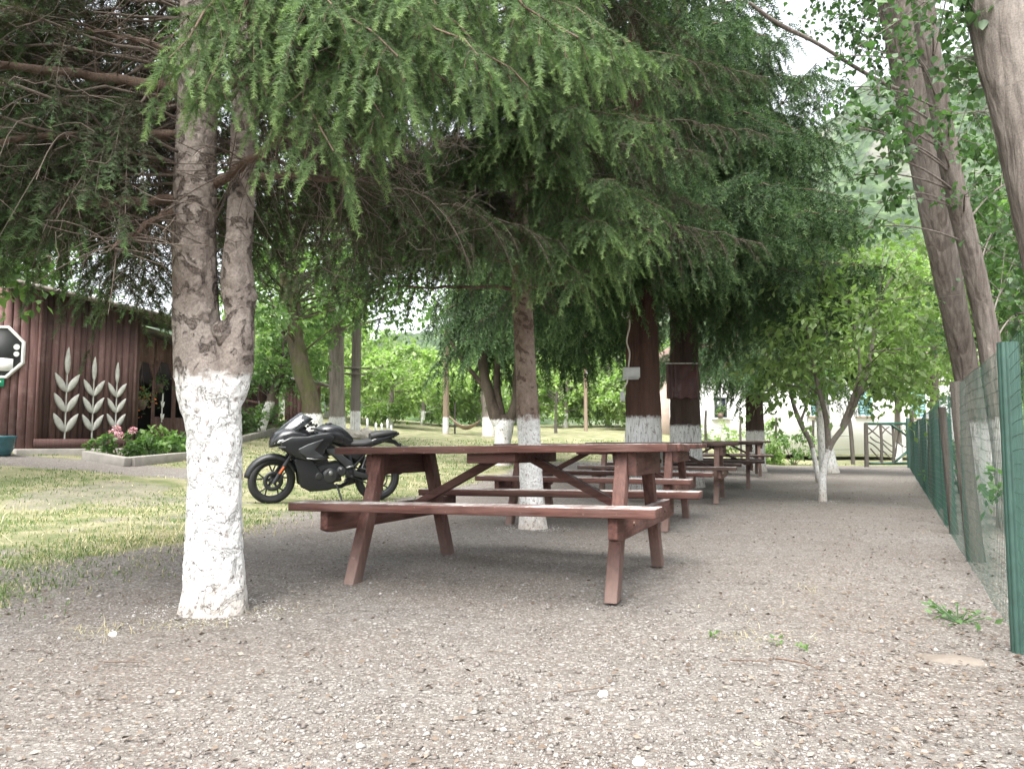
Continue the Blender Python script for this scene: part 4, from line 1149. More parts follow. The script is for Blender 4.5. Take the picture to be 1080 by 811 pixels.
# ------------------------------------------------------------------ pale road and rustic railing beyond the wire fence
n = NT('pale_concrete_road')
MT['road'] = n.fin(n.mix(n.ramp(n.noise(3, 6), [(.35, 0.), (.7, 1.)]), (.40, .365, .345), (.50, .465, .44)), .9, n.bump(n.noise(80, 4), .4, .005), .15)
m = MB(); k = 40; tt = np.linspace(7.5, 34, k)
L_ = np.stack([F0[0] + FD[0] * tt + 2.1, F0[1] + FD[1] * tt - 1.2], -1); R2 = L_ + np.array([4.2, -2.1])
cols = [L_ + (R2 - L_) * q for q in np.linspace(0, 1, 8)]
v = np.stack([np.c_[c, gz(c[:, 0], c[:, 1]) + .014] for c in cols], 1).reshape(-1, 3)
i = np.arange(k - 1)[:, None] * 8; j = np.arange(7)[None]; m.add(v, np.stack([i + j, i + j + 1, i + 8 + j + 1, i + 8 + j], -1).reshape(-1, 4))
tag(m.build('road', MT['road'], smooth=True), kind='structure')
ra, rb_ = on(994, 12.2), on(1040, 10.2)
rail = empty('rustic_railing', ra, 0, 'rustic branch railing with arched bars beside the pale road beyond the fence', 'railing')
m = MB(); Lr = rb_ - ra
for h in (.14, .62): m.tube([ra + [0, 0, h], ra + Lr * .5 + [0, 0, h + .01], rb_ + [0, 0, h]], .028, 8)
m.build('rail', MT['timber'], rail, org=ra)
for q in (0, .33, .66, 1.):
    m = MB(); m.tube([ra + Lr * q + [0, 0, -.05], ra + Lr * q + [.01, 0, .66]], .03, 8); m.build('post', MT['timber'], rail, org=ra)
m = MB(); a = np.linspace(0, PI, 12)
for q in (.165, .495, .83): m.tube(np.array([ra + Lr * (q + .15 * math.cos(t_)) + np.array([0, 0, .14 + .42 * math.sin(t_)]) for t_ in a]), .016, 6)
m.build('arch_branch', MT['timber'], rail, org=ra)


# ------------------------------------------------------------------ small plants
def shrub(name, lab, b, rad, nl, ls, leafm, tint=.5, seed=0, cat='shrub', group=None, kind='quad', stems=7):
    root = empty(name, b, 0, lab, cat, group); r = np.random.default_rng(seed); rad = np.array(rad, float)
    fol, st = MB(), MB()
    cc = ell(b + np.array([0, 0, rad[2]]), rad, 14, r, .2); cc[:, 2] = np.maximum(cc[:, 2], b[2] + .25 * rad[2])
    crown(fol, None, [b], cc, rad.min() * .6, nl // 14, ls, kind, .3, tint, .16, r)
    for c in cc[:stems]: st.tube(bez(below(b, .03), c, .1, 6), np.linspace(.008 + .008 * rad[2], .003, 6), 4, cap=False)
    st.build('stem', MT['limb'], root, org=b); fol.build('foliage', leafm, root, org=b)
    return root


SHG = 'shrubs before the white house'
for k, (u, d, w, h, t_) in enumerate(((757, 26, 1.0, .75, .72), (835, 25, .95, .7, .45), (805, 26.5, .8, .9, .55), (812, 24.6, .5, .4, .62))):
    shrub('garden_shrub', ['pale flowering shrub below the dark window of the white house', 'bushy green shrub left of the stakes before the white house', 'tall loose shrub beside the far dark trunk', 'low green shrub at the edge of the gravel near the far table'][k], on(u, d), (w, .6, h), 700, .13, MT['leaf_light' if k != 1 else 'leaf_mid'], t_, 40 + k, group=SHG)
for k, (u, d, w, h) in enumerate(((1030, 9.0, .5, .42), (1008, 11.5, .6, .5), (1062, 7.9, .45, .32), (1090, 6.4, .5, .4))):
    shrub('fence_weed', ['clump of green weeds between the limed poplars and the road', 'green weeds before the rustic railing', 'low weeds at the foot of the slim limed poplar', 'leafy weeds beyond the near green fence post'][k], on(u, d), (w, .4, h), 420, .09, MT['leaf_mid'], .45, 60 + k, cat='weeds')
# burdock like plant by the near post and small weeds in the gravel
b = g3(1.93, 3.35); pl = empty('leafy_weed', b, 0, 'low pale green weed at the foot of the wire fence near the green post', 'weed')
m = MB(); r = np.random.default_rng(70); a = r.uniform(0, 6.28, 46)
st_ = np.stack([np.cos(a) * r.uniform(.02, .13, 46), np.sin(a) * r.uniform(.02, .18, 46), r.uniform(.01, .06, 46)], -1)
leaves(m, 'oval', st_ + b, np.stack([np.cos(a), np.sin(a), r.normal(0, .3, 46)], -1), r.uniform(.024, .045, 46), r.uniform(.6, .95, 46), r=r); m.build('foliage', MT['poplar'], pl, org=b)
m = MB()
for p_ in st_[::3]: m.tube([b, b + p_ * .5, b + p_], .003, 4, cap=False)
m.build('stem', MT['poplar'], pl, org=b)
for k, (u, v, lab) in enumerate(((747, 668, 'tiny green weed sprouting from the gravel right of the nearest table'), (812, 677, 'tiny flat green sprig in the gravel between the nearest table and the fence'), (838, 684, 'tuft of thin green blades in dry grass on the gravel'))):
    d = .786 * 801 / (v - 465); b = on(u, d); m = MB(); r = np.random.default_rng(80 + k); a = r.uniform(0, 6.28, 16)
    leaves(m, 'oval', b + np.stack([np.cos(a) * .012, np.sin(a) * .012, r.uniform(.004, .03, 16)], -1), np.stack([np.cos(a), np.sin(a), r.uniform(.1, 1.2, 16)], -1), r.uniform(.012, .026, 16), r.uniform(.4, .8, 16), r=r)
    tag(m.build('weed', MT['leaf_mid'], None, org=b, loc=b), lab, 'weed')
# dry straw tufts
m = MB(); r = np.random.default_rng(85)
cx, cy = [], []
for (u, v, k_) in ((780, 668, 50), (850, 620, 18), (812, 672, 20), (800, 640, 14), (300, 640, 40), (120, 660, 90), (200, 655, 60)):
    d = .786 * 801 / (v - 465); x = (u - CU) / F * d
    cx.append(r.normal(x, .10, k_)); cy.append(r.normal(d, .07, k_))
cx, cy = np.concatenate(cx), np.concatenate(cy)
blades(m, cx, cy, r.uniform(.012, .04, len(cx)), np.full(len(cx), .0025), r, 3.5, r.uniform(.7, 1, len(cx)))
tag(m.build('dry_straw', MT['grass']), 'thin dry straw lying on the gravel', 'straw', kind='stuff')

# fallen twigs and stones one can point at
TG = 'fallen twigs on the gravel'
for k, (u0, v0, u1, v1, w, lab) in enumerate(((596, 722, 640, 717, .006, 'pale twig lying beside a white pebble in the middle foreground'), (812, 692, 858, 704, .006, 'dark thin twig in the gravel right of the dry straw'), (808, 783, 818, 800, .005, 'short curved twig near the bottom edge of the gravel'), (860, 748, 884, 744, .006, 'pale short twig right of centre in the foreground gravel'), (820, 755, 850, 768, .005, 'dark short twig lower right in the foreground gravel'), (765, 693, 810, 697, .005, 'thin straight pale twig below the dry straw'), (120, 697, 165, 698, .006, 'dark twig on the bare ground left of the double spruce'))):
    q = [g3((u - CU) / F * (.786 * 801 / (v - 465)), .786 * 801 / (v - 465), .012) for u, v in ((u0, v0), (u1, v1))]
    mid = (q[0] + q[1]) / 2 + [0.01, -.02, .008]
    m = MB(); w *= .6; m.tube(crm([q[0], mid, q[1]], 9), np.linspace(w, w * .4, 9), 6); m.tube([mid, mid + (q[1] - q[0]) * .2 + [0, .03, .006]], [w * .6, w * .3], 5)
    tag(m.build('fallen_twig', MT['dead' if k % 2 == 0 else 'limb'], smooth=True), lab, 'twig', TG)


def rock(name, lab, c, size, seed, mat, rz=0, sub=3, amp=.22):
    bm = bmesh.new(); bmesh.ops.create_icosphere(bm, subdivisions=sub, radius=1)
    for v in bm.verts:
        p = v.co.copy(); k_ = 1 + amp * mnoise.noise(p * 1.3 + Vector((seed, 0, 0))) + amp * .4 * mnoise.noise(p * 3.7 + Vector((0, seed, 0)))
        v.co = Vector((p.x * size[0], p.y * size[1], p.z * size[2])) * k_
    me = bpy.data.meshes.new(name); bm.to_mesh(me); bm.free(); me.materials.append(mat)
    o = bpy.data.objects.new(name, me); COL.objects.link(o); o.location = c; o.rotation_euler = (0, 0, rz)
    return tag(o, lab, 'stone')


n = NT('field_stone'); f = n.noise(7, 6, .65)
MT['rock'] = n.fin(n.mix(n.ramp(f, [(.3, 0.), (.7, 1.)]), (.26, .235, .20), (.42, .39, .35)), .9, n.bump(n.noise(40, 5), .6, .01), .2)
n = NT('tan_flat_stone'); f = n.noise(9, 6, .65)
MT['rock_tan'] = n.fin(n.mix(n.ramp(f, [(.3, 0.), (.7, 1.)]), (.11, .092, .078), (.17, .15, .128)), .9, n.bump(n.noise(60, 5), .5, .006), .2)
MT['lime'] = plain('lime_chip', (.45, .44, .425), .9, .1)
MT['rock_w'] = plain('white_pebble', (.62, .61, .59), .8, .2)
rock('flat_stone', 'flat tan stone embedded in the gravel at the right', g3(1.57, 2.78, -.008), (.125, .062, .022), 3, MT['rock_tan'], -.35)
rock('white_pebble', 'white pebble beside the pale twig in the middle foreground', g3(.285, 2.44, .006), (.018, .013, .012), 5, MT['rock_w'], .3, 2)
rock('white_pebble', 'pale flat pebble near the bottom edge of the gravel, below the pale twig', g3(.31, 1.92, .004), (.02, .014, .009), 6, MT['rock_w'], .8, 2)
rock('white_pebble', 'pale pebble at the left on the bare ground before the double spruce', g3(-1.62, 3.15, .006), (.022, .016, .012), 9, MT['rock_w'], 1.8, 2)
# lime splashed round the feet of the painted trunks
m = MB(); r = np.random.default_rng(90); vs_, fs_, k_ = [], [], 0
for (bx, by, rad, cnt) in ((-1.395, 3.6, .165, 600), (b2[0], b2[1], .13, 450), (b7[0], b7[1], .07, 260)):
    a = r.uniform(0, 6.28, cnt); q = rad + np.abs(r.normal(0, .10, cnt)); x = bx + q * np.cos(a) * 1.25; y = by + q * np.sin(a)
    s = .0015 + .007 * r.random(cnt) ** 2
    v = OCT[None] * r.uniform(.5, 1.2, (cnt, 6, 1)) * np.stack([s, s, s * .4], -1)[:, None] + np.stack([x, y, gz(x, y) + s * .1], -1)[:, None]
    m.add(v.reshape(-1, 3), (np.arange(cnt)[:, None, None] * 6 + OCF[None]).reshape(-1, 3))
tag(m.build('lime_flakes', MT['lime']), 'white lime flakes splashed on the ground round the painted trunks', 'lime flakes', kind='stuff')

# ------------------------------------------------------------------ brown log cabin on the left
MT['log'] = woodpaint('maroon_log_lit', (.150, .085, .078), (.23, .165, .15), (16, 16, 1.1), .45, .8, .15)  # lit tone of the front wall put into the stain; porch, hut share it
MT['logdk'] = woodpaint('maroon_board_stain', (.112, .066, .060), (.18, .13, .118), (16, 16, 1.1), .35, .85, .12)  # same maroon without the lit tone
MT['roof_old'] = woodpaint('weathered_roof_sheet', (.17, .15, .135), (.30, .28, .26), (14, 2, 14), .5, .8, .2)
MT['shade_soil'] = plain('interior_shade_and_soil', (.010, .008, .007), .9, .1)  # near-black stands in for the porch's inner shade; tub soil shares it
MT['stone_base'] = plain('concrete_plinth', (.30, .28, .255), .9, .1, 0, .2, 5)
MT['ornament'] = plain('grey_white_carved_wood', (.36, .36, .33), .75, .2, 0, .18, 12)
MT['white_paint'] = plain('white_paint', (.78, .78, .76), .6, .3)


def logwall(mb, a, b, z0, z1, w=.115, seed=0, back=.03):
    """upright half round logs from a to b, face on the right hand side of a->b"""
    a = np.array(a, float); b = np.array(b, float); d = b - a; L = np.linalg.norm(d); d /= L; nr = np.array([d[1], -d[0]])
    r = np.random.default_rng(seed); x = 0.
    while x < L - .02:
        ww = min(w * r.uniform(.85, 1.2), L - x); k = 6
        an = np.linspace(0, PI, k); ra = ww / 2
        pr = [(x + ra - ra * math.cos(t) * .99, ra * .62 * math.sin(t) + r.uniform(0, .004)) for t in an]
        pts = [a + d * p + nr * q for p, q in pr] + [a + d * (x + ww) - nr * back, a + d * x - nr * back]
        zz = z1 if not callable(z1) else z1(pts[2][0])
        v = [[p[0], p[1], z0] for p in pts] + [[p[0], p[1], zz + r.uniform(-.01, .01)] for p in pts]; m_ = len(pts)
        mb.poly(v, [list(range(m_))[::-1], list(range(m_, 2 * m_))] + [[i_, (i_ + 1) % m_, m_ + (i_ + 1) % m_, m_ + i_] for i_ in range(m_)], 0, r.random())
        x += ww


K = np.array([-8.163, 13.0]); Ec = np.array([-7.24, 14.5]); zK = float(gz(*K)) - .1
cab = empty('log_cabin', (K[0], K[1], zK), 0, 'maroon log cabin with arched porch and low sheet roofs at the left', 'cabin')
co_ = np.array([K[0], K[1], zK])
Qr = P(171, 336, 14.75)
dvv = (Ec - K) / np.linalg.norm(Ec - K)
undr = lambda x: Qr[2] + .05 + .07 * min(2.6, (Qr[0] - x) / dvv[0] if x > K[0] - .02 else 2.6)
m = MB(); logwall(m, K, Ec, zK + .16, undr, .118, 1)
m.bar([*(K + [.03, -.05]), zK + .28], [*(Ec + [.03, -.05]), zK + .28], .05, .16)
m.build('wall', MT['logdk'], cab, org=co_)
Lf = K + np.array([-2.6, -.40])
m = MB(); logwall(m, Lf, K + [.06, -.03], zK + .10, undr, .135, 2); m.build('front_wall', MT['log'], cab, org=co_)
m = MB(); logwall(m, Ec, Ec + np.array([-.3, .75]), zK + .16, undr(Ec[0]) - .04, .118, 3); m.build('side_wall', MT['logdk'], cab, org=co_)
m = MB(); a, b = K, Ec
m.bar([*(K + [-.3, -.12]), zK + .03], [*(Ec + [.25, .1]), zK + .03], .5, .32); m.build('plinth', MT['stone_base'], cab, org=co_, bevel=.02)
dv = (Ec - K) / np.linalg.norm(Ec - K)
m = MB(); q0 = np.array([Qr[0], Qr[1] - .0, Qr[2]]) + np.array([dvv[1], -dvv[0], 0]) * .22; bkv = np.array([-.087, .996, 0])
for k in range(9):   # sheet roof laid in overlapping strips
    o0 = q0 + bkv * k * .42; o1 = q0 + bkv * (k * .42 + .44); lf = np.array([-dvv[0], -dvv[1], .07]) * 3.6
    q = np.array([o0, o1, o1 + lf, o0 + lf]) + [0, 0, .012 * (k % 2)]
    m.poly(np.vstack([q, q + [0, 0, .06]]), [[3, 2, 1, 0], [4, 5, 6, 7], [0, 1, 5, 4], [1, 2, 6, 5], [2, 3, 7, 6], [3, 0, 4, 7]])
m.build('roof', MT['roof_old'], cab, org=co_)
# long wing with arches
L0, L1 = np.array([-7.6, 15.3]), np.array([-8.75, 28.4]); wd = (L1 - L0) / np.linalg.norm(L1 - L0); wn_ = np.array([wd[1], -wd[0]])
lx = lambda d: L0 + wd * ((d - L0[1]) / wd[1])
ZE = 2.99
ops = [(15.36, 16.18, .75, 2.42), (16.32, 17.35, 1.30, 2.52), (17.55, 18.6, 1.32, 2.48), (18.8, 19.9, 1.32, 2.48)]
m = MB()


def wallpiece(d0, d1, z0, z1):
    if d1 - d0 > .02 and z1 - z0 > .02: logwall(m, lx(d0), lx(d1), z0, z1, .10, int(d0 * 10), .012)


prev = 15.3
for (a, b, z0, z1) in ops:
    wallpiece(prev, a, .4, ZE); wallpiece(a, b, .4, z0); wallpiece(a, b, z1, ZE)
    # clipped corners of the opening make the arch
    w = b - a
    for s0, s1 in ((a, a + w * .26), (b, b - w * .26)):
        t3 = [[*lx(s0), z1 - .34], [*lx(s1), z1 + .0], [*lx(s0), z1 + .0]]
        t3 = np.array(t3); off = np.array([*(wn_ * .012), 0]); m.poly(np.vstack([t3 + off, t3 - off]), [[0, 1, 2], [5, 4, 3], [0, 3, 4, 1], [1, 4, 5, 2], [2, 5, 3, 0]])
    prev = b
wallpiece(prev, 24.2, .4, ZE); wallpiece(24.2, 24.95, .4, 2.1); wallpiece(24.2, 24.95, 2.82, ZE); wallpiece(24.95, 28.4, .4, ZE)
q = lx(22.6); m.bar([*(lx(21.8) + wn_ * .06), 2.02], [*(lx(28.4) + wn_ * .06), 2.02], .05, .10)
m.build('porch_wall', MT['log'], cab, org=co_)
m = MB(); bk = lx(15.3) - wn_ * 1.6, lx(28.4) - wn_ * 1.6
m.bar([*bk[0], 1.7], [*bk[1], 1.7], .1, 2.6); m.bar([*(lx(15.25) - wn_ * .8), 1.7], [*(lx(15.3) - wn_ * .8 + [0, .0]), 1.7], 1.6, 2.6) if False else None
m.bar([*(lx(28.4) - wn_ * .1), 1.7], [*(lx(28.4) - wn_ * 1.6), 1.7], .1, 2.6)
m.build('inner_wall', MT['shade_soil'], cab, org=co_)  # shade behind the arches put into the wall colour
m = MB()
for k in range(32):
    d0 = 15.15 + k * .425; d1 = d0 + .44
    e0, e1 = lx(d0) + wn_ * .42, lx(d1) + wn_ * .42; h0, h1 = lx(d0) - wn_ * 4.5, lx(d1) - wn_ * 4.5
    q = np.array([[*e0, ZE - .02], [*e1, ZE - .02], [*h1, ZE + 1.3], [*h0, ZE + 1.3]]) + [0, 0, .012 * (k % 2)]
    m.poly(np.vstack([q, q + [0, 0, .05]]), [[3, 2, 1, 0], [4, 5, 6, 7], [0, 1, 5, 4], [1, 2, 6, 5], [2, 3, 7, 6], [3, 0, 4, 7]])
m.build('porch_roof', MT['roof_old'], cab, org=co_)
m = MB(); m.bar([*lx(24.25), 2.46], [*lx(24.9), 2.46], .04, .7); wf = m.build('window', MT['glassdk'], cab, org=co_)
m = MB()
for d in (24.22, 24.4, 24.58, 24.76, 24.93): m.bar([*(lx(d) + wn_ * .05), 2.1], [*(lx(d) + wn_ * .05), 2.82], .03, .03, up=(0, 1, 0))
m.build('frame', MT['logdk'], wf, org=co_)


# carved plants on the walls
def ornament(p, dirv, nrm, h, label, mat, pairs=3, group='carved leaf plants on the cabin wall'):
    root = empty('carved_plant', p, 0, label, 'wall ornament', group)
    dx = np.array([*dirv, 0]); up = np.array([0, 0, 1.]); nn = np.array([*nrm, 0])
    m = MB(); m.tube([[0, 0, -.06 * h], list(up * h * .78)], [.014, .010], 6); m.build('stem', mat, root, smooth=True)

    def leaf(o, ax, L, w):
        ax = ax / np.linalg.norm(ax); sd = np.cross(nn, ax)
        t = np.array([0, .08, .2, .4, .6, .8, .93, 1.]); ww = np.array([.10, .5, .82, 1., .92, .62, .3, .05]) * w / 2
        c = o + ax[None] * (t * L)[:, None]
        v = np.concatenate([c + sd * ww[:, None], c - sd * ww[:, None], c + sd * ww[:, None] * .55 + nn * .022, c - sd * ww[:, None] * .55 + nn * .022]); k = len(t)
        fs = []
        for i_ in range(k - 1):
            fs += [[i_ + 1, i_, 2 * k + i_, 2 * k + i_ + 1], [k + i_, k + i_ + 1, 3 * k + i_ + 1, 3 * k + i_], [2 * k + i_ + 1, 2 * k + i_, 3 * k + i_, 3 * k + i_ + 1], [i_, i_ + 1, k + i_ + 1, k + i_]]
        m = MB(); m.poly(v, fs); m.build('leaf', mat, root)
    z0s = np.linspace(.04, .50, pairs) * h
    for k, z in enumerate(z0s):
        for s_ in (-1, 1): leaf(up * z + dx * s_ * .012, up * 1. + dx * s_ * .62, h * .25, h * .088)
    leaf(up * h * .70, up, h * .32, h * .074)
    return root


def on_wall(u, A_, B_):
    q = (u - CU) / F; d = B_ - A_; t = (q * A_[1] - A_[0]) / (d[0] - q * d[1]); return A_ + d * t


nK = np.array([dv[1], -dv[0]])
for u, vt, vb, lab in ((67.5, 370, 461, 'tallest grey carved leaf plant on the dark log wall, leftmost'), (96, 380, 459, 'middle grey carved leaf plant on the dark log wall'), (120.5, 385.5, 456, 'shortest of the three big grey carved leaf plants, next to the pink flowers')):
    w_ = on_wall(u, K, Ec); zb_, zt = P(u, vb, w_[1])[2], P(u, vt, w_[1])[2]; w2 = w_ + nK * .055
    ornament((w2[0], w2[1], zb_ + .03), dv, nK, zt - zb_, lab, MT['ornament'])
for u, vt, vb, lab in ((167, 417, 445, 'small white carved plant under the arched porch window'), (270, 424, 451, 'small white carved plant on the far wall below the barred window'), (286, 427, 451, 'small white carved plant at the far end of the long cabin wall')):
    w_ = on_wall(u, L0, L1); zb_, zt = P(u, vb, w_[1])[2], P(u, vt, w_[1])[2]; w2 = w_ + wn_ * .075
    ornament((w2[0], w2[1], zb_ + .03), wd, wn_, zt - zb_, lab, MT['white_paint'], 2, 'small white carved plants')
# octagonal mirror with white rim and the small green plate below it
oc = on_wall(-4, Lf, K); dl = (K - Lf) / np.linalg.norm(K - Lf); nl = np.array([dl[1], -dl[0]])
ocz = P(0, 372, 12.9)[2]; oc3 = np.array([*(oc + nl * .10), ocz])
om = empty('octagonal_mirror', oc3, 0, 'octagonal dark mirror in a white rim on the cabin front wall', 'mirror')
dx3 = np.array([*dl, 0]); n3 = np.array([*nl, 0])


def octp(r_, off): return np.array([dx3 * r_ * math.cos(PI / 8 + k * PI / 4) + np.array([0, 0, r_ * math.sin(PI / 8 + k * PI / 4)]) + n3 * off for k in range(8)])


n = NT('mirror_dark_glass'); n.fin((.035, .037, .037), .5, None, .12, 0.); MT['mirror'] = n.m
m = MB(); m.poly(np.vstack([octp(.44, -.02), octp(.44, .012)]), [list(range(8))[::-1], list(range(8, 16))] + [[k, (k + 1) % 8, 8 + (k + 1) % 8, 8 + k] for k in range(8)]); m.build('glass', MT['mirror'], om)
m = MB(); m.poly(np.vstack([octp(.485, -.02), octp(.485, .03), octp(.44, .03), octp(.44, -.02)]), [[r_ * 8 + k, r_ * 8 + (k + 1) % 8, (r_ + 1) * 8 + (k + 1) % 8, (r_ + 1) * 8 + k] for r_ in range(3) for k in range(8)]); m.build('rim', MT['white_paint'], om)
m = MB()
ctr = dx3 * .06 + n3 * .018 + np.array([0, 0, -.20]); m.poly([ctr + dx3 * sx * .22 + np.array([0, 0, sz * .12]) + n3 * o_ for o_ in (0, .008) for sx, sz in ((-1, -1), (1, -1), (1, .7), (-1, 1))], [[3, 2, 1, 0], [4, 5, 6, 7], [0, 1, 5, 4], [1, 2, 6, 5], [2, 3, 7, 6], [3, 0, 4, 7]]); m.build('white_panel', MT['white_paint'], om)
m = MB()
for zz in (.09, -.03): m.tube([dx3 * .325 + n3 * .013 + np.array([0, 0, zz]), dx3 * .325 + n3 * .022 + np.array([0, 0, zz])], .05 if zz > 0 else .045, 16)
m.build('round_badge', MT['box'], om)
MT['green_sign'] = plain('green_sign_paint', (.02, .30, .16), .5)
gs = np.array([*(oc + nl * .10 + dl * -.02), P(0, 403, 12.9)[2]])
es = empty('small_green_sign', gs, 0, 'small green plate with a white mark under the octagonal mirror', 'sign')
m = MB(); m.poly([dx3 * sx * .17 + np.array([0, 0, sz * .085]) + n3 * o_ for o_ in (0, .012) for sx, sz in ((-1, -1), (1, -1), (1, 1), (-1, 1))], [[3, 2, 1, 0], [4, 5, 6, 7], [0, 1, 5, 4], [1, 2, 6, 5], [2, 3, 7, 6], [3, 0, 4, 7]]); m.build('plate', MT['green_sign'], es)
m = MB(); m.poly([dx3 * sx + np.array([0, 0, sz]) + n3 * o_ for o_ in (.013, .016) for sx, sz in ((.02, -.012), (.08, -.012), (.08, -.04), (.13, .0), (.08, .04), (.08, .012), (.02, .012))], [list(range(7)), list(range(7, 14))] + [[k, (k + 1) % 7, 7 + (k + 1) % 7, 7 + k] for k in range(7)]); m.build('arrow', MT['white_paint'], es)
MT['glaze'] = plain('blue_green_glaze', (.03, .10, .12), .25, .5, 0, .2)
b = on(3, 12.35); pot = empty('plant_pot', b, 0, 'blue green glazed tub on the ground at the left edge before the cabin', 'plant pot')
m = MB(); m.lathe([(.001, 0), (.15, 0), (.20, .12), (.225, .27), (.24, .30), (.225, .32), (.20, .30), (.001, .26)], 24); m.build('pot', MT['glaze'], pot, smooth=True)
m = MB(); m.lathe([(.001, .275), (.205, .28)], 16); m.build('soil', MT['shade_soil'], pot)

# flower bed: kerbs, greenery and pink hydrangeas
MT['kerb'] = plain('concrete_kerb', (.23, .215, .195), .9, .1, 0, .18, 6)
for (u0, d0, u1, d1, lab) in ((93, 12.9, 138, 12.6, 'short concrete kerb piece in front of the carved plants'), (141, 12.7, 200, 14.2, 'concrete kerb of the flower bed left of the double spruce'), (252, 18.6, 292, 23.0, 'concrete kerb of the far flower bed right of the double spruce')):
    a, b = on(u0, d0, .03), on(u1, d1, .03); c = (a + b) / 2
    m = MB(); m.bar(a, b, .16, .24); tag(m.build('kerb', MT['kerb'], None, org=c, loc=c, bevel=.015), lab, 'kerb', 'kerbs of the flower beds')
MT['petal'] = leafmat('hydrangea_petal', [(0, (.42, .16, .25)), (.5, (.62, .32, .42)), (1, (.75, .52, .58))], .3, .6, .2)
MT['orange'] = leafmat('orange_petal', [(0, (.45, .10, .03)), (1, (.75, .28, .06))], .3, .6, .2)
b = on(128, 13.4); hyd = shrub('hydrangea', 'hydrangea with pink flower heads at the foot of the cabin wall', b, (.62, .32, .26), 700, .10, MT['leaf_mid'], .42, 900, 'shrub')
for k, (u, v) in enumerate(((111, 465), (118, 457), (126, 459), (140, 454), (123, 452))):
    c = P(u, v, 13.15 + .05 * k); m = MB(); r = np.random.default_rng(k); d_ = r.normal(0, 1, (120, 3)); d_ /= np.linalg.norm(d_, axis=1)[:, None]
    leaves(m, 'quad', c + d_ * .055 * [1, 1, .8], d_ + r.normal(0, .8, (120, 3)), np.full(120, .035), r.random(120), r=r); m.build('flower_head', MT['petal'], hyd, org=b)
BG_ = 'leafy plants in the cabin flower beds'
for k, (u, d, w, h, lab) in enumerate(((160, 13.9, .55, .20, 'low green plants directly behind the flower bed kerb'), (178, 14.3, .5, .30, 'bushy bright green plant left of the whitewashed double spruce'), (190, 15.4, .5, .30, 'darker green plant close to the double spruce, under the porch'), (152, 14.6, .40, .20, 'green plant below the first porch opening'), (262, 20.6, .6, .42, 'green plant in the far bed right of the double spruce'), (278, 22.5, .6, .45, 'leafy plant in the far bed before the small leaning trunk'))):
    shrub('bed_plant', lab, on(u, d), (w, .4, h), 520, .085 + .002 * d, MT['leaf_mid'], .5 if k != 1 else .7, 910 + k, 'plant', BG_)
for k, (u, v, d, mt, lab) in enumerate(((149, 421, 15.25, 'orange', 'hanging basket with orange flowers in the first porch opening'), (167, 404, 16.6, 'leaf_mid', 'hanging basket with green plant in the arched porch window'))):
    c = P(u, v, d); hb_ = empty('hanging_basket', c, 0, lab, 'hanging basket', 'hanging baskets of the porch')
    m = MB(); m.lathe([(.001, -.22), (.07, -.2), (.12, -.02), (.11, -.02), (.001, -.03)], 12); m.build('pot', MT['rooftile'], hb_, smooth=True)
    m = MB()
    for a_ in (0, 2.1, 4.2): m.tube([[.11 * math.cos(a_), .11 * math.sin(a_), -.02], [0, 0, .5]], .004, 4)
    m.tube([[0, 0, .5], [0, 0, 2.95 - c[2] if c[2] < 2.9 else .6]], .004, 4); m.build('cord', MT['dead'], hb_)
    r = np.random.default_rng(k); m = MB(); leaves(m, 'quad', r.normal(0, .11, (150, 3)) + [0, 0, .03], r.normal(0, 1, (150, 3)), r.uniform(.05, .1, 150), r.uniform(.2, .7, 150), r=r); fo = m.build('foliage', MT['leaf_mid'], hb_)
    if k == 0:
        m = MB(); leaves(m, 'quad', r.normal(0, .13, (60, 3)) + [0, -.03, .03], r.normal(0, 1, (60, 3)), np.full(60, .06), r.random(60), r=r); m.build('flowers', MT['orange'], hb_)

# ------------------------------------------------------------------ poles, hammock and small things on the far lawn
MT['pole_w'] = bark('limed_pole', (.12, .085, .06), (.24, .18, .13), (.32, .26, .20), (1, 1, .06), 20, .5, white=.66, wn=.02)
MT['pole_u'] = bark('utility_pole_wood', (.10, .085, .075), (.19, .165, .145), (.26, .235, .21), (1, 1, .06), 20, .5, white=.82, wn=.02)
MT['pole_p'] = bark('bare_pole', (.14, .10, .07), (.27, .20, .15), (.34, .28, .22), (1, 1, .06), 20, .5)
b = on(375.5, 25); up_ = empty('utility_pole', b, 0, 'grey utility pole with short crossarms and limed foot', 'pole')
m = MB(); m.tube([below(b, .1), b + [0, 0, 1.5], b + [0, 0, 3], b + [0, 0, 7.5]], [.17, .16, .155, .11], 16); m.build('pole', MT['pole_u'], up_, smooth=True, org=b)
for z, w in ((2.25, .62), (2.05, .42)):
    m = MB(); m.bar(b + [-w, -.15, z], b + [w * .8, -.2, z - .03], .06, .06); m.build('crossarm', MT['pole_u'], up_, org=b)
b = on(470.5, 30); p1 = empty('wooden_post', b, 0, 'brown wooden post with white painted foot beside the hammock', 'post')
m = MB(); m.tube([below(b, .1), b + [0, 0, 1.5], b + [0, 0, 4.2]], [.125, .12, .10], 14); m.build('post', MT['pole_w'], p1, smooth=True, org=b)
hb0 = P(474, 440, 30); hb1 = P(507, 444, 29.4)
hm = empty('hammock', hb0, 0, 'slack pale hammock strung between the post and the limed trunk on the lawn', 'hammock')
a = np.linspace(0, 1, 16)[:, None]; axh = hb0 + (hb1 - hb0) * a; axh[:, 2] -= (.42 * np.sin(PI * a[:, 0]))
m = MB(); rows = []
for k in range(16):
    w = .12 + .20 * math.sin(PI * a[k, 0])
    rows.append([axh[k] + [0, y_, .9 * abs(y_) ** 1.5] for y_ in np.linspace(-w, w, 7)])
v = np.array(rows).reshape(-1, 3); i = np.arange(15)[:, None] * 7; j = np.arange(6)[None]; m.add(v, np.stack([i + j, i + j + 1, i + 8 + j, i + 7 + j], -1).reshape(-1, 4))
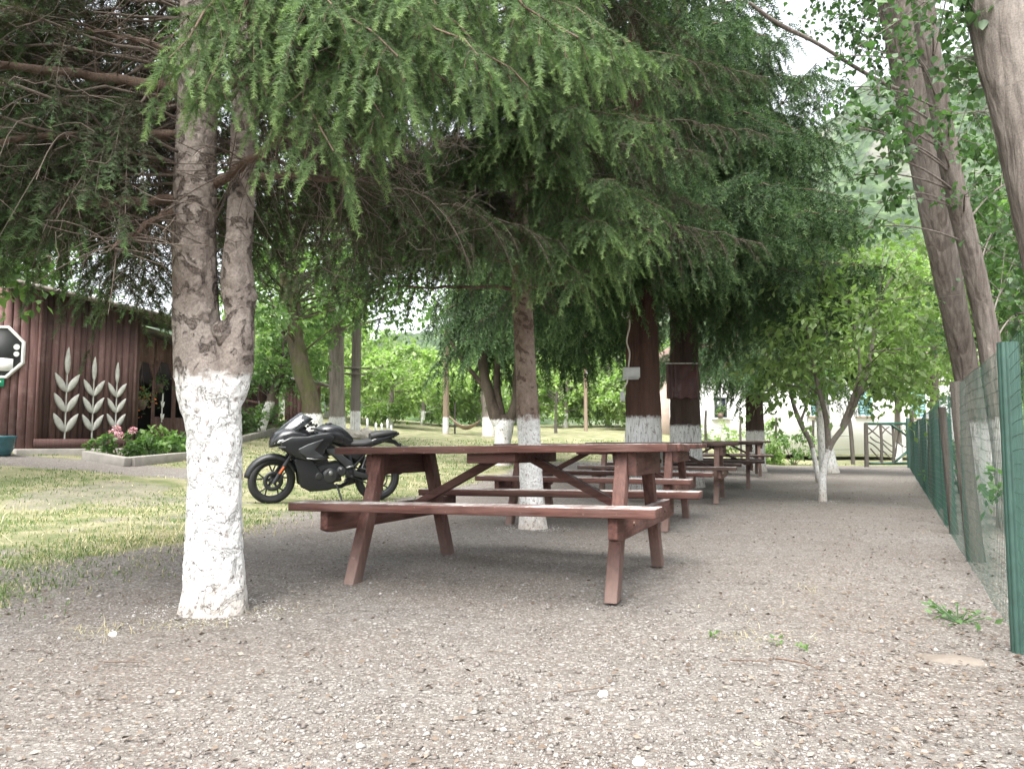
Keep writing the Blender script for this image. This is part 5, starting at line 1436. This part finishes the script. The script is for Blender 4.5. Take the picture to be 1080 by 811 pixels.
MT['hammock'] = plain('hammock_cloth', (.34, .26, .20), .9, .1)
o = m.build('cloth', MT['hammock'], hm, smooth=True, org=hb0); o.modifiers.new('t', 'SOLIDIFY').thickness = .012
m = MB(); m.tube([on(470.5, 30, 1.0) + [.1, 0, 0], axh[0]], .012, 5); m.tube([axh[-1], P(515, 438, 29)], .012, 5); m.build('rope', MT['dead'], hm, org=hb0)
b = on(480, 30.3); m = MB(); m.tube([below(b, .1), b + [0, 0, 1.25]], .035, 8); tag(m.build('stake', MT['timber_dk'], None, org=b, loc=b), 'thin dark stake behind the hammock', 'stake')
b = on(617.5, 33); pp_ = empty('wooden_post', b, 0, 'thin bare wooden pole with small insulator standing alone on the far lawn', 'post')
m = MB(); m.tube([below(b, .1), b + [0, 0, 4.6]], [.085, .07], 12); m.build('post', MT['pole_p'], pp_, smooth=True, org=b)
m = MB(); m.lathe([(.001, 0), (.05, .02), (.035, .1), (.05, .16), (.001, .2)], 10, b + [.07, -.06, 2.45]); m.build('insulator', MT['box'], pp_, org=b)
b = on(586, 31); m = MB(); trunk('', [row(below(b, .1), .07), row(b + [0, 0, .8], .05), row(b + [.05, 0, 1.7], .05)], 0, 0, 0, 8, .1, .1, 9, 3, .1, mb=m)
for k in range(6): m.tube([b + [0, 0, 1.2 + .08 * k], b + [.35 * (-1) ** k, 0, 1.55 + .05 * k]], .02, 4)
tag(m.build('stump', MT['timber_dk'], None, org=b, loc=b), 'short dark pollarded stem on the lawn left of the thin pole', 'stump')
# white pickets and rubble near the utility pole
pf = empty('picket_fence', on(380, 25.8), 0, 'low broken row of white pickets by the utility pole', 'fence'); po = np.array(pf.location)
for k, u in enumerate((372, 380, 388, 397, 403, 409, 413)):
    b = on(u, 25.8 + .25 * (k % 3)); m = MB(); h = (.55, .42, .6, .5, .48, .62, .45)[k]
    m.poly([[-.04, 0, 0], [.04, 0, 0], [.04, 0, h - .06], [0, 0, h], [-.04, 0, h - .06]] + [[-.04, .025, 0], [.04, .025, 0], [.04, .025, h - .06], [0, .025, h], [-.04, .025, h - .06]], [[0, 1, 2, 3, 4], [9, 8, 7, 6, 5], [0, 5, 6, 1], [1, 6, 7, 2], [2, 7, 8, 3], [3, 8, 9, 4], [4, 9, 5, 0]])
    o = m.build('picket', MT['white_paint'], pf); o.location = b - po
r = np.random.default_rng(31)
for k, (u, d, s, lab) in enumerate(((368, 24.2, .30, 'grey boulder left of the white pickets beneath the grey trunk'), (377, 24.0, .26, 'grey boulder at the foot of the utility pole'), (387, 24.4, .34, 'largest grey boulder before the white pickets'), (395, 24.2, .2, 'small grey boulder right of the others behind the motorcycle seat'))):
    rock('boulder', lab, on(u, d, s * .3), (s, s * .8, s * .65), 40 + k, MT['rock'], k)
# small maroon hut beyond the leaning tree
b = on(318, 26); hut = empty('wooden_hut', b, 0, 'small maroon hut with dark roof half hidden behind the leaning tree', 'hut')
m = MB(); logwall(m, (b[0] - .55, b[1]), (b[0] + .25, b[1] + .1), b[2] - .1, b[2] + 1.7, .13, 9); m.box(b + [-.15, .9, .8], (.78, 1.6, 1.8)); m.build('wall', MT['log'], hut, org=b)
m = MB(); q = np.array([[-.9, -.5, 1.75], [.75, -.5, 1.50], [.75, 2., 1.50], [-.9, 2., 1.75]]) + b; m.poly(np.vstack([q, q + [0, 0, .08]]), [[3, 2, 1, 0], [4, 5, 6, 7], [0, 1, 5, 4], [1, 2, 6, 5], [2, 3, 7, 6], [3, 0, 4, 7]]); m.build('roof', MT['roof_old'], hut, org=b)

# ------------------------------------------------------------------ more trees behind
b = on(273, 21.5); r = np.random.default_rng(61)
blob_tree('plum_tree', 'small tree with pale leaning foot beside the long cabin wall', b, [row(below(b, .1), .15), row(P(281, 435, 21.5), .13), row(P(291, 408, 21.5), .12), row(P(300, 380, 21.5), .09), row(P(300, 340, 21.5), .04)], MT['bark_dk'],
          ell(P(297, 375, 21.5), (1.25, 1.1, 1.5), 34, r, .2), .6, 110, .13, MT['leaf_mid'], tint=.55, seed=61)
b = on(515, 28.5); blob_tree('lawn_tree', 'limed trunk holding the right end of the hammock', b, [row(below(b, .1), .22), row(b + [-.05, 0, 1.], .19), row(b + [-.15, 0, 2.2], .17), row(b + [-.3, 0, 5], .1)], MT['bark_grey_pl'], ell(b + [0, 0, 5.2], (2.4, 2, 1.5), 40, np.random.default_rng(62), .2), .8, 70, .2, MT['leaf_mid'], tint=.5, seed=62)
BT = 'leafy trees and bushes beyond the lawn'  # all in the paler leaf, which carries their sunlit look as colour
back = [  # u, d, half width, height, tint, label, leaf, name
    (412, 33, 2.5, 3.9, .60, 'round bright green bush tree behind the utility pole', 'leaf_light'), (446, 38, 2.6, 3.4, .66, 'yellow green tree right of the round bush tree', 'leaf_light'),
    (505, 40, 2.6, 3.2, .60, 'light green tree behind the hammock', 'leaf_light'), (560, 44, 3.0, 3.4, .5, 'green tree behind the forked dark tree', 'leaf_light'),
    (596, 37, 2.0, 3.6, .62, 'pale green bush tree behind the pollarded stem', 'leaf_light'), (640, 38, 2.8, 5.0, .50, 'tall green tree right of the thin pole', 'leaf_light'),
    (668, 34, 1.8, 3.0, .55, 'green bush half hidden by the red trunk', 'leaf_light'), (345, 36, 3.2, 5.2, .62, 'bright tree behind the grey furrowed trunk', 'leaf_light'),
    (300, 34, 3.6, 6.6, .5, 'tall green tree behind the end of the cabin', 'leaf_light'), (480, 52, 4.5, 5.5, .42, 'dark far tree above the hammock', 'leaf_light'),
    (390, 55, 5.0, 6.5, .5, 'far broad tree left of the hammock', 'leaf_light'), (620, 56, 5., 6.5, .4, 'dark far tree behind the thin pole', 'leaf_light'),
    (305, 44, 4.5, 8.5, .45, 'tallest tree rising behind the mossy leaning trunk', 'leaf_light'), (700, 40, 3.5, 5., .5, 'tree left of the white house', 'leaf_light'),
    (550, 62, 6., 8., .45, 'farthest tree in the middle of the lawn edge', 'leaf_light'), (860, 44, 4.2, 8.5, .45, 'tall tree behind the roof of the white house', 'leaf_light'), (955, 42, 4.0, 8.0, .62, 'light tree behind the right part of the white house', 'leaf_light')]
for k, (u, d, w, h, t_, lab, lm_) in enumerate(back):
    b = on(u, d); r = np.random.default_rng(1200 + k); nb_ = int(34 + w * 9)
    blob_tree('broadleaf_tree', lab, b, [row(below(b, .1), .13), row(b + [0.05, 0, h * .3], .10), row(b + [.1, 0, h * .7], .05)], MT['bark_grey_pl'], ell(b + [0, 0, h * .56], (w, w * .8, h * .46), nb_, r, .25), w * .26, 105, .13 + .0028 * d, MT[lm_], 'tree', BT, t_, 1200 + k, seg=8, wr=.02)
RT = 'broadleaved trees at the right beyond the fence'
for k, (u, d, w, h, t_, z0, lab) in enumerate(((985, 17, 2.0, 5.2, .60, 1.6, 'light green tree behind the limed poplars'), (1060, 13, 1.8, 5.2, .5, 1.2, 'leafy tree behind the near green fence post'), (1120, 11, 1.6, 6.0, .5, 1.2, 'leafy tree at the right edge beyond the leaning poplar'), (1040, 24, 3.0, 7.0, .55, 1.8, 'taller tree behind the pale road'), (945, 26.5, 1.6, 4.6, .66, 2.2, 'light green tree hanging over the garden gate'))):
    b = on(u, d); r = np.random.default_rng(1300 + k)
    blob_tree('broadleaf_tree', lab, b, [row(below(b, .1), .12), row(b + [0, 0, h * .4], .09), row(b + [.1, 0, h * .8], .04)], MT['bark_grey_pl'], ell(b + [0, 0, z0 + (h - z0) * .5], (w, w * .8, (h - z0) * .5), 60, r, .2), w * .3, 95, .10 + .003 * d, MT['leaf_light' if t_ > .55 else 'leaf_mid'], 'tree', RT, t_, 1300 + k, seg=8, wr=.02)
LTG = 'broadleaved trees at the left before the cabin'
for k, (x, y, cz, w, hz, lab) in enumerate(((-9.2, 9.6, 4.3, 2.6, 1.7, 'broadleaved tree hanging over the cabin front from the left edge'), (-16., 23, 6.0, 3.2, 2.4, 'broad green crown rising behind the cabin roof at the left'), (-12.5, 17, 6.4, 3.6, 2.8, 'dark green crown high behind the cabin at the far left'))):
    b = g3(x, y); r = np.random.default_rng(1400 + k); cc = ell((x + (1.5 if k == 0 else 0), y, cz), (w, w * .7, hz), 80, r, .15)
    blob_tree('broadleaf_tree', lab, b, [row(below(b, .1), .2), row(b + [0, 0, 1.5], .17), row([x + .3, y, cz], .1)], MT['bark_moss'], cc, .7, 80, .12 + .003 * y, MT['leaf_mid'], 'tree', LTG, .45, 1400 + k, wr=.02)

# ------------------------------------------------------------------ hills round the valley
az = np.radians(np.linspace(-75, 75, 560)); rd = np.concatenate([np.linspace(110, 560, 230), np.linspace(566, 900, 40)])
AZ, RD = np.meshgrid(az, rd); hxw, hyw = RD * np.sin(AZ), RD * np.cos(AZ)
el_ = np.interp(np.degrees(az), [-75, -40, -15, 0, 8, 16, 22, 28, 40, 75], [10, 7.5, 7.5, 9, 11, 16, 21, 24, 26, 22])
peak = np.tan(np.radians(el_)) * 520
tq = np.clip((RD - 120) / 400, 0, 1.15)
hz = peak[None] * (tq ** 1.25) * np.where(tq > 1, 1 - (tq - 1) * 1.5, 1) * (1 + .10 * fbm(hxw, hyw, .022, 4)) + 9 * sstep(.05, .4, tq) * fbm(hxw, hyw, .05, 6) + 3.2 * sstep(0, .1, tq) * np.abs(fbm(hxw, hyw, .35, 7)) + 1.4
m = MB(); na = len(az); i = np.arange(len(rd) - 1)[:, None] * na; j = np.arange(na - 1)[None]
m.add(np.stack([hxw, hyw, hz - 1.2], -1).reshape(-1, 3), np.stack([i + j, i + j + 1, i + na + j + 1, i + na + j], -1).reshape(-1, 4))
n = NT('wooded_hillside')
f1 = n.noise(.02, 6, .6); f2 = n.noise(.14, 5, .65); f3 = n.voro(.16)
c_ = n.mix(n.ramp(f2, [(.35, 0.), (.65, 1.)]), (.022, .046, .017), (.085, .132, .05))
c_ = n.mix(n.ramp(f3, [(.25, 0.), (.7, .7)]), c_, (.008, .018, .007))
c_ = n.mix(n.ramp(f1, [(.54, 0.), (.62, .6)]), c_, (.17, .16, .14))
n.fin(c_, .95, n.bump(f3, 1., 2.5), .05)
tag(m.build('hill', n.m, smooth=True), kind='structure')

# ------------------------------------------------------------------ motorcycle
MT['mc_black'] = plain('black_gloss_paint', (.014, .015, .017), .22, .5, 0, .1)
MT['mc_matt'] = plain('black_matt_plastic', (.014, .015, .017), .45, .35, 0, .15)
MT['mc_grey'] = plain('graphite_paint', (.045, .048, .052), .35, .5, .3, .1)
MT['mc_silver'] = plain('brushed_alloy', (.22, .225, .23), .38, .5, .8, .1)
MT['mc_engine'] = plain('engine_alloy_dark', (.038, .04, .042), .45, .5, .5, .2)
MT['rubber'] = plain('tyre_rubber', (.025, .025, .026), .8, .2, 0, .15)
MT['mc_seat'] = plain('seat_vinyl', (.018, .018, .019), .6, .35, 0, .15)
MT['reflector'] = plain('orange_reflector', (.65, .13, .03), .3, .5)
n = NT('smoked_screen'); n.fin((.05, .055, .06), .06, None, .6); n.b.inputs['Transmission Weight'].default_value = .55; MT['screen'] = n.m
n = NT('headlamp_glass'); n.fin((.35, .37, .38), .05, None, .7); MT['lamp'] = n.m
fx = np.array([-3.0, 9.55]); rx = np.array([-1.80, 10.12]); mid = (fx + rx) / 2
mzz = float(gz(*mid))
mc = empty('motorcycle', (mid[0], mid[1], mzz), math.atan2(fx[1] - rx[1], fx[0] - rx[0]), 'black sport motorcycle with full fairing parked on its side stand on the lawn', 'motorcycle')
mc.rotation_euler[0] = R(-7)
WX, WR = .67, .295


def mk_wheel(x, hw, steer, disc_y):
    a = R(steer)
    m = MB(); prof = []
    for t in np.linspace(-1, 1, 13):
        q = t * PI * .62; prof.append((WR - hw * .86 + hw * .86 * math.cos(q), hw * math.sin(q) / math.sin(PI * .5)))
    ri = WR * .735
    prof = [(ri, -hw * .72)] + prof + [(ri, hw * .72)]
    m.lathe(prof, 48, (0, 0, 0), 'y')
    ty = m.build('tyre', MT['rubber'], None, smooth=True)
    m = MB(); m.lathe([(ri + .004, -hw * .7), (ri - .014, -hw * .66), (ri - .024, -hw * .2), (ri - .024, hw * .2), (ri - .014, hw * .66), (ri + .004, hw * .7)], 48, (0, 0, 0), 'y')
    m.lathe([(.001, -.05), (.034, -.05), (.04, -.02), (.04, .02), (.034, .05), (.001, .05)], 20, (0, 0, 0), 'y')
    for k in range(5):
        an = k * 2 * PI / 5 + .3
        for s_ in (-.20, .20):
            p0 = np.array([.03 * math.cos(an), .012, .03 * math.sin(an)]); p1 = np.array([.10 * math.cos(an), .012, .10 * math.sin(an)]); p2 = np.array([(ri - .015) * math.cos(an + s_), .010, (ri - .015) * math.sin(an + s_)])
            m.tube([p0, p1], [.016, .013], 6); m.tube([p1, p2], [.011, .009], 6)
    rm = m.build('rim', MT['mc_engine'], None, smooth=True)
    m = MB(); m.lathe([(.075, disc_y), (.125, disc_y), (.125, disc_y + .006), (.075, disc_y + .006), (.075, disc_y)], 40, (0, 0, 0), 'y')
    for k in range(6): an = k * PI / 3; m.tube([[.03 * math.cos(an), disc_y, .03 * math.sin(an)], [.08 * math.cos(an), disc_y, .08 * math.sin(an)]], .007, 5)
    dk = m.build('brake_disc', MT['mc_engine'], None)
    wh = bpy.data.objects.new('wheel', ty.data); COL.objects.link(wh)   # the tyre mesh carries the wheel
    bpy.data.objects.remove(ty)
    wh.parent = mc; wh.location = (x, 0, WR); wh.rotation_euler = (0, 0, a)
    rm.parent = wh; dk.parent = wh
    return wh


ST = 9
mk_wheel(WX, .055, ST, .055); mk_wheel(-WX, .065, 0, -.06)


def mpart(name, m, mat, smooth=False, bevel=0, par=None): return m.build(name, MT[mat], par or mc, smooth=smooth, bevel=bevel)


# front fork, fender
m = MB()
for y in (-.10, .10):
    m.tube([[.28, y, .92], [.50, y, .56]], .021, 10); m.tube([[.50, y, .56], [.665, y + .01, .27]], .027, 12)
m.tube([[.645, -.10, WR], [.645, .11, WR]], .014, 8); m.box((.30, 0, .88), (.10, .24, .03)); m.box((.37, 0, .76), (.10, .24, .035))
fk = mpart('fork', m, 'mc_matt', True)
m = MB(); m.box((.575, .128, .44), (.022, .012, .10), Matrix.Rotation(R(-32), 3, 'Y')); mpart('reflector', m, 'reflector', False, .003, fk)
m = MB(); m.box((.585, .085, .33), (.055, .05, .10), Matrix.Rotation(R(-30), 3, 'Y')); mpart('brake_caliper', m, 'mc_engine', False, .01, fk)
m = MB(); secs = []
for t in np.linspace(R(8), R(158), 18):
    c = np.array([WX + .0 + (WR + .028) * math.cos(t), (WR + .028) * math.sin(t) + WR]); secs.append((c, t))
v = []
for c, t in secs:
    for y, dr in ((-.078, -.055), (-.07, -.012), (-.035, .008), (0, .014), (.035, .008), (.07, -.012), (.078, -.055)):
        v.append([c[0] + dr * math.cos(t), y, c[1] + dr * math.sin(t)])
i = np.arange(17)[:, None] * 7; j = np.arange(6)[None]; m.add(v, np.stack([i + j, i + j + 1, i + 8 + j, i + 7 + j], -1).reshape(-1, 4))
o = mpart('front_fender', m, 'mc_matt', True); o.modifiers.new('t', 'SOLIDIFY').thickness = .006
# nose cowl and screen
m = MB(); m.loft([(.72, 0, .735, .035, .03), (.705, 0, .765, .10, .06), (.66, 0, .80, .155, .085), (.58, 0, .835, .19, .105), (.48, 0, .85, .20, .11), (.38, 0, .85, .195, .095), (.30, 0, .845, .185, .06)], 24, power=2.6)
cw = mpart('nose_cowl', m, 'mc_black', True)
m = MB()
for s_ in (-1, 1): m.loft([(.700, s_ * .06, .745, .028, .012), (.672, s_ * .105, .775, .035, .022), (.625, s_ * .150, .80, .026, .026), (.58, s_ * .183, .815, .012, .016)], 12)
mpart('headlight', m, 'lamp', True, 0, cw)
m = MB(); v = []
for x, z, w in ((.685, .835, .06), (.64, .905, .105), (.56, .985, .125), (.47, 1.06, .115), (.375, 1.135, .08), (.345, 1.15, .04)):
    for t in np.linspace(-1, 1, 9): v.append([x - .16 * t * t * (1 if w > .05 else .4), w * 1.35 * t, z - .055 * t * t])
i = np.arange(5)[:, None] * 9; j = np.arange(8)[None]; m.add(v, np.stack([i + j, i + j + 1, i + 10 + j, i + 9 + j], -1).reshape(-1, 4))
o = mpart('windscreen', m, 'screen', True, 0, None); o.modifiers.new('t', 'SOLIDIFY').thickness = .005
m = MB(); m.box((.33, 0, .935), (.05, .18, .10), Matrix.Rotation(R(-35), 3, 'Y')); m.loft([(.44, 0, .90, .16, .04), (.34, 0, .92, .15, .05), (.26, 0, .89, .10, .03)], 14); mpart('instrument_cluster', m, 'mc_matt', True)
# handlebars with grips, levers, mirrors folded close to the cowl
for s_ in (-1, 1):
    m = MB(); m.tube([[.24, s_ * .12, .955], [.20, s_ * .20, .965], [.12, s_ * .36, .955]], .012, 8); m.tube([[.165, s_ * .27, .96], [.115, s_ * .375, .955]], .018, 10)
    hb2 = mpart('handlebar', m, 'mc_matt', True)
    m = MB(); m.tube([[.215, s_ * .22, .955], [.215, s_ * .30, .945], [.175, s_ * .385, .94]], [.008, .007, .005], 6); mpart('lever', m, 'mc_engine', True, 0, hb2)
m = MB()
m.tube([[.20, .2, .99], [.19, .22, 1.02]], .016, 8); m.lathe([(.001, 0), (.03, 0), (.03, .035), (.001, .035)], 12, (.20, -.19, .98)); mpart('brake_reservoir', m, 'mc_matt', True)
# tank
m = MB(); m.loft([(.18, 0, .845, .07, .06), (.14, 0, .86, .125, .10), (.06, 0, .875, .155, .125), (-.05, 0, .872, .165, .135), (-.15, 0, .845, .150, .135), (-.24, 0, .80, .11, .115), (-.31, 0, .765, .085, .075)], 26, power=2.5)
tk = mpart('fuel_tank', m, 'mc_black', True)
m = MB(); m.lathe([(.001, .02), (.042, .02), (.045, 0), (.001, 0)], 18, (.0, 0, 1.0)); mpart('filler_cap', m, 'mc_engine', True, 0, tk)
# seat, pillion, tail
m = MB(); m.loft([(-.25, 0, .755, .085, .04), (-.32, 0, .752, .115, .045), (-.45, 0, .755, .135, .045), (-.56, 0, .775, .12, .045), (-.60, 0, .79, .09, .04)], 20, power=2.8); mpart('rider_seat', m, 'mc_seat', True)
m = MB(); m.loft([(-.545, 0, .845, .07, .04), (-.60, 0, .868, .115, .048), (-.72, 0, .885, .115, .042), (-.84, 0, .90, .09, .03), (-.90, 0, .905, .05, .016)], 20, power=2.8); mpart('pillion_seat', m, 'mc_seat', True)
m = MB(); m.loft([(-.50, 0, .745, .115, .05), (-.60, 0, .795, .12, .055), (-.72, 0, .83, .11, .05), (-.84, 0, .862, .08, .035), (-.93, 0, .888, .045, .018)], 20, power=3.0); tl = mpart('tail_cowl', m, 'mc_black', True)
m = MB(); m.loft([(-.90, 0, .872, .05, .014), (-.935, 0, .885, .035, .012)], 12); mpart('tail_light', m, 'reflector', True, 0, tl)
m = MB(); m.tube([[-.74, 0, .80], [-.88, 0, .775], [-.97, 0, .70], [-1.0, 0, .60]], [.03, .028, .022, .018], 8); m.box((-1.0, 0, .60), (.012, .17, .12), Matrix.Rotation(R(20), 3, 'Y'))
for s_ in (-1, 1): m.tube([[-.97, 0, .715], [-.985, s_ * .13, .725]], .009, 6); m.loft([(-1.02, s_ * .15, .725, .022, .018), (-.95, s_ * .15, .725, .022, .02)], 10)
mpart('plate_holder', m, 'mc_matt')
m = MB(); m.plate([(-.93, .58), (-.985, .60), (-.99, .36), (-.955, .34)], -.07, .07, .97); mpart('mud_flap', m, 'mc_matt')
# side fairings, mirrored
for s_ in (1, -1):
    m = MB(); m.plate([(.60, .70), (.62, .80), (.50, .86), (.30, .865), (.14, .90), (.02, .915), (-.06, .86), (-.02, .78), (.06, .70), (.08, .60), (.30, .56), (.42, .60)], s_ * .13, s_ * .215, .93)
    sf = mpart('side_fairing', m, 'mc_black', False, .008)
    m = MB(); m.plate([(.40, .715), (.28, .775), (.10, .835), (.155, .765), (.205, .70), (.10, .625), (.05, .605), (.16, .595), (.30, .61), (.385, .665)], s_ * .20, s_ * .232, .95); mpart('accent_panel', m, 'mc_grey', False, .004, sf)
    m = MB(); m.plate([(.10, .60), (.05, .60), (.20, .593), (.30, .605), (.295, .588), (.18, .578), (.06, .588)], s_ * .21, s_ * .238, .96); mpart('trim_strip', m, 'mc_silver', False, 0, sf)
    m = MB(); m.plate([(.44, .57), (.38, .60), (.22, .575), (.13, .46), (.04, .33), (-.06, .27), (-.13, .22), (.0, .175), (.22, .165), (.34, .225), (.37, .38)], s_ * .10, s_ * .165, .92); mpart('belly_fairing', m, 'mc_matt', False, .008)
    m = MB(); m.plate([(.06, .72), (.04, .665), (-.02, .64), (-.22, .46), (-.30, .485), (-.29, .53), (-.14, .645), (-.05, .715)], s_ * .135, s_ * .185, .94); fp_ = mpart('frame_cover', m, 'mc_grey', False, .006)
    m = MB(); m.plate([(-.20, .475), (-.22, .455), (-.305, .48), (-.30, .50)], s_ * .15, s_ * .192, .96); mpart('frame_tip', m, 'mc_silver', False, 0, fp_)
# engine
m = MB(); m.box((.02, 0, .38), (.36, .24, .24), Matrix.Rotation(R(8), 3, 'Y')); m.box((.12, 0, .56), (.20, .22, .24), Matrix.Rotation(R(18), 3, 'Y'))
for k in range(5): m.box((.13 - .012 * k, 0, .48 + .036 * k), (.24, .26, .010), Matrix.Rotation(R(18), 3, 'Y'))
for (x, z, r_) in ((-.02, .36, .105), (-.16, .42, .07), (.12, .36, .06)): m.lathe([(.001, .175), (r_ * .7, .175), (r_, .15), (r_, 0), (.001, 0)], 20, (x, 0, z), 'y'); m.lathe([(.001, -.165), (r_ * .7, -.165), (r_, -.14), (r_, 0), (.001, 0)], 20, (x, 0, z), 'y')
eg = mpart('engine', m, 'mc_engine', False, .004)
m = MB(); m.lathe([(.001, .19), (.028, .19), (.032, .17), (.001, .17)], 14, (-.02, 0, .40), 'y'); m.lathe([(.001, .18), (.014, .18), (.014, .16), (.001, .16)], 10, (-.15, 0, .45), 'y'); mpart('engine_cap', m, 'mc_silver', True, 0, eg)
m = MB(); m.tube([[.36, .06, .68], [.0, .14, .73], [-.25, .13, .62], [-.30, .12, .45]], .028, 8); m.tube([[.36, -.06, .68], [.0, -.14, .73], [-.25, -.13, .62], [-.30, -.12, .45]], .028, 8); m.tube([[-.22, .10, .62], [-.55, .09, .74], [-.82, .06, .83]], .018, 8); m.tube([[-.22, -.10, .62], [-.55, -.09, .74], [-.82, -.06, .83]], .018, 8)
m.tube([[-.28, .11, .42], [-.55, .10, .72]], .013, 6); m.box((-.36, 0, .60), (.22, .16, .18)); m.tube([[-.05, .17, .73], [-.25, .17, .40], [-.3, .16, .3]], .008, 6)
mpart('frame', m, 'mc_matt', True)
m = MB()
for s_ in (1, -1): m.bar([-.24, s_ * .10, .40], [-WX - .03, s_ * .115, WR], .03, .065); m.tube([[-WX, s_ * .10, WR], [-WX, s_ * .135, WR]], .024, 10)
m.bar([-.38, -.1, .37], [-.38, .1, .37], .06, .05, up=(0, 0, 1)); mpart('swingarm', m, 'mc_engine', False, .006)
m = MB(); m.tube([[-.34, 0, .42], [-.44, 0, .66]], .03, 10); a = np.linspace(0, 12 * PI, 90); m.tube(np.stack([-.34 - .10 * a / a[-1] + .042 * np.cos(a), .042 * np.sin(a), .43 + .21 * a / a[-1]], -1), .006, 5, cap=False); mpart('rear_shock', m, 'mc_silver', True)
m = MB(); m.lathe([(.10, .085), (.115, .085), (.115, .095), (.10, .095), (.10, .085)], 36, (-WX, 0, WR), 'y'); m.tube([[-.20, .09, .47], [-WX, .09, WR + .11]], .010, 5); m.tube([[-.22, .09, .37], [-WX, .09, WR - .11]], .010, 5); mpart('chain', m, 'mc_engine')
m = MB()
for t in range(1): pass
v = []
for t in np.linspace(R(40), R(150), 12):
    for y in (-.075, -.03, .03, .075): v.append([-WX + (WR + .03) * math.cos(t), y, WR + (WR + .03 + (.0 if abs(y) < .05 else -.02)) * math.sin(t)])
i = np.arange(11)[:, None] * 4; j = np.arange(3)[None]; m.add(v, np.stack([i + j, i + j + 1, i + 5 + j, i + 4 + j], -1).reshape(-1, 4)); o = mpart('rear_hugger', m, 'mc_matt', True); o.modifiers.new('t', 'SOLIDIFY').thickness = .005
m = MB(); m.tube([[.20, .04, .28], [.0, .05, .20], [-.20, .0, .20], [-.30, -.12, .22]], .028, 10); m.loft([(-.28, -.15, .22, .05, .05), (-.34, -.155, .25, .062, .065), (-.62, -.16, .33, .062, .068), (-.68, -.16, .345, .04, .045)], 16); mpart('exhaust', m, 'mc_engine', True)
m = MB(); m.tube([[-.10, .15, .26], [-.16, .27, .045]], .013, 8); m.box((-.165, .285, .04), (.07, .05, .012)); mpart('side_stand', m, 'mc_matt')
for s_ in (1, -1):
    m = MB(); m.tube([[-.28, s_ * .15, .36], [-.28, s_ * .26, .36]], .013, 8); m.box((-.26, s_ * .155, .40), (.10, .012, .13)); mpart('foot_peg', m, 'mc_engine')
    m = MB(); m.tube([[-.48, s_ * .12, .60], [-.42, s_ * .14, .45], [-.46, s_ * .23, .45]], .011, 8); mpart('foot_peg', m, 'mc_engine')
m = MB(); m.plate([(-.27, .70), (-.24, .60), (-.36, .55), (-.50, .69), (-.52, .74), (-.40, .735)], -.125, .125, .97); mpart('side_panel', m, 'mc_matt', False, .006)
for s_ in (1, -1):
    m = MB(); m.tube([[.60, s_ * .17, .735], [.59, s_ * .24, .735]], .008, 6); m.loft([(.56, s_ * .26, .735, .024, .016), (.64, s_ * .26, .735, .02, .014)], 10); mpart('indicator', m, 'mc_matt', True)

# ------------------------------------------------------------------ the moist valley air
hz_m = bpy.data.materials.new('valley_air'); hz_m.use_nodes = True; hn = hz_m.node_tree; hn.nodes.clear()
ho = hn.nodes.new('ShaderNodeOutputMaterial'); pv = hn.nodes.new('ShaderNodeVolumePrincipled'); hn.links.new(pv.outputs[0], ho.inputs['Volume'])
pv.inputs['Color'].default_value = (.90, .94, 1., 1); pv.inputs['Density'].default_value = HAZE; pv.inputs['Anisotropy'].default_value = .2
m = MB(); m.box((0, 545, 175), (1990, 1330, 360)); tag(m.build('haze', hz_m), 'thin pale haze filling the valley', 'haze', kind='stuff')

# ------------------------------------------------------------------ light, sky, camera
w = bpy.data.worlds.new('World'); SC.world = w; w.use_nodes = True
nt = w.node_tree; sky = nt.nodes.new('ShaderNodeTexSky'); sky.sky_type = 'NISHITA'; sky.sun_disc = False
SE, SA = R(64), R(200)     # sun height, compass angle (from +y towards +x)
sky.sun_elevation = SE; sky.sun_rotation = SA; sky.air_density = 1.; sky.dust_density = 4.; sky.ozone_density = 1.
hs = nt.nodes.new('ShaderNodeHueSaturation'); hs.inputs['Saturation'].default_value = .24
bg = nt.nodes['Background']; bg.inputs['Strength'].default_value = .15
nt.links.new(sky.outputs[0], hs.inputs['Color']); nt.links.new(hs.outputs[0], bg.inputs['Color'])
sl = bpy.data.lights.new('sun', 'SUN'); sl.energy = 3.0; sl.angle = R(60); sl.color = (1., .965, .905)
so_ = bpy.data.objects.new('sun', sl); COL.objects.link(so_)
sd = Vector((math.sin(SA) * math.cos(SE), math.cos(SA) * math.cos(SE), math.sin(SE)))
so_.rotation_euler = sd.to_track_quat('Z', 'Y').to_euler(); so_.location = sd * 50

cam = bpy.data.cameras.new('camera'); cam.sensor_width = 36; cam.lens = 36 * F / 1080; cam.clip_end = 3000; cam.clip_start = .05
oc_ = bpy.data.objects.new('camera', cam); COL.objects.link(oc_); oc_.location = (0, 0, CH); oc_.rotation_euler = (PI / 2 + PIT, 0, 0)
SC.camera = oc_
SC.render.engine = 'CYCLES'
SC.cycles.use_denoising = True
SC.cycles.max_bounces = 8; SC.cycles.diffuse_bounces = 4; SC.cycles.transmission_bounces = 4; SC.cycles.transparent_max_bounces = 4; SC.cycles.glossy_bounces = 3
vs = SC.view_settings; vs.view_transform = 'Standard'; vs.look = 'None'; vs.gamma = 1; vs.use_curve_mapping = False; vs.exposure = 2.0
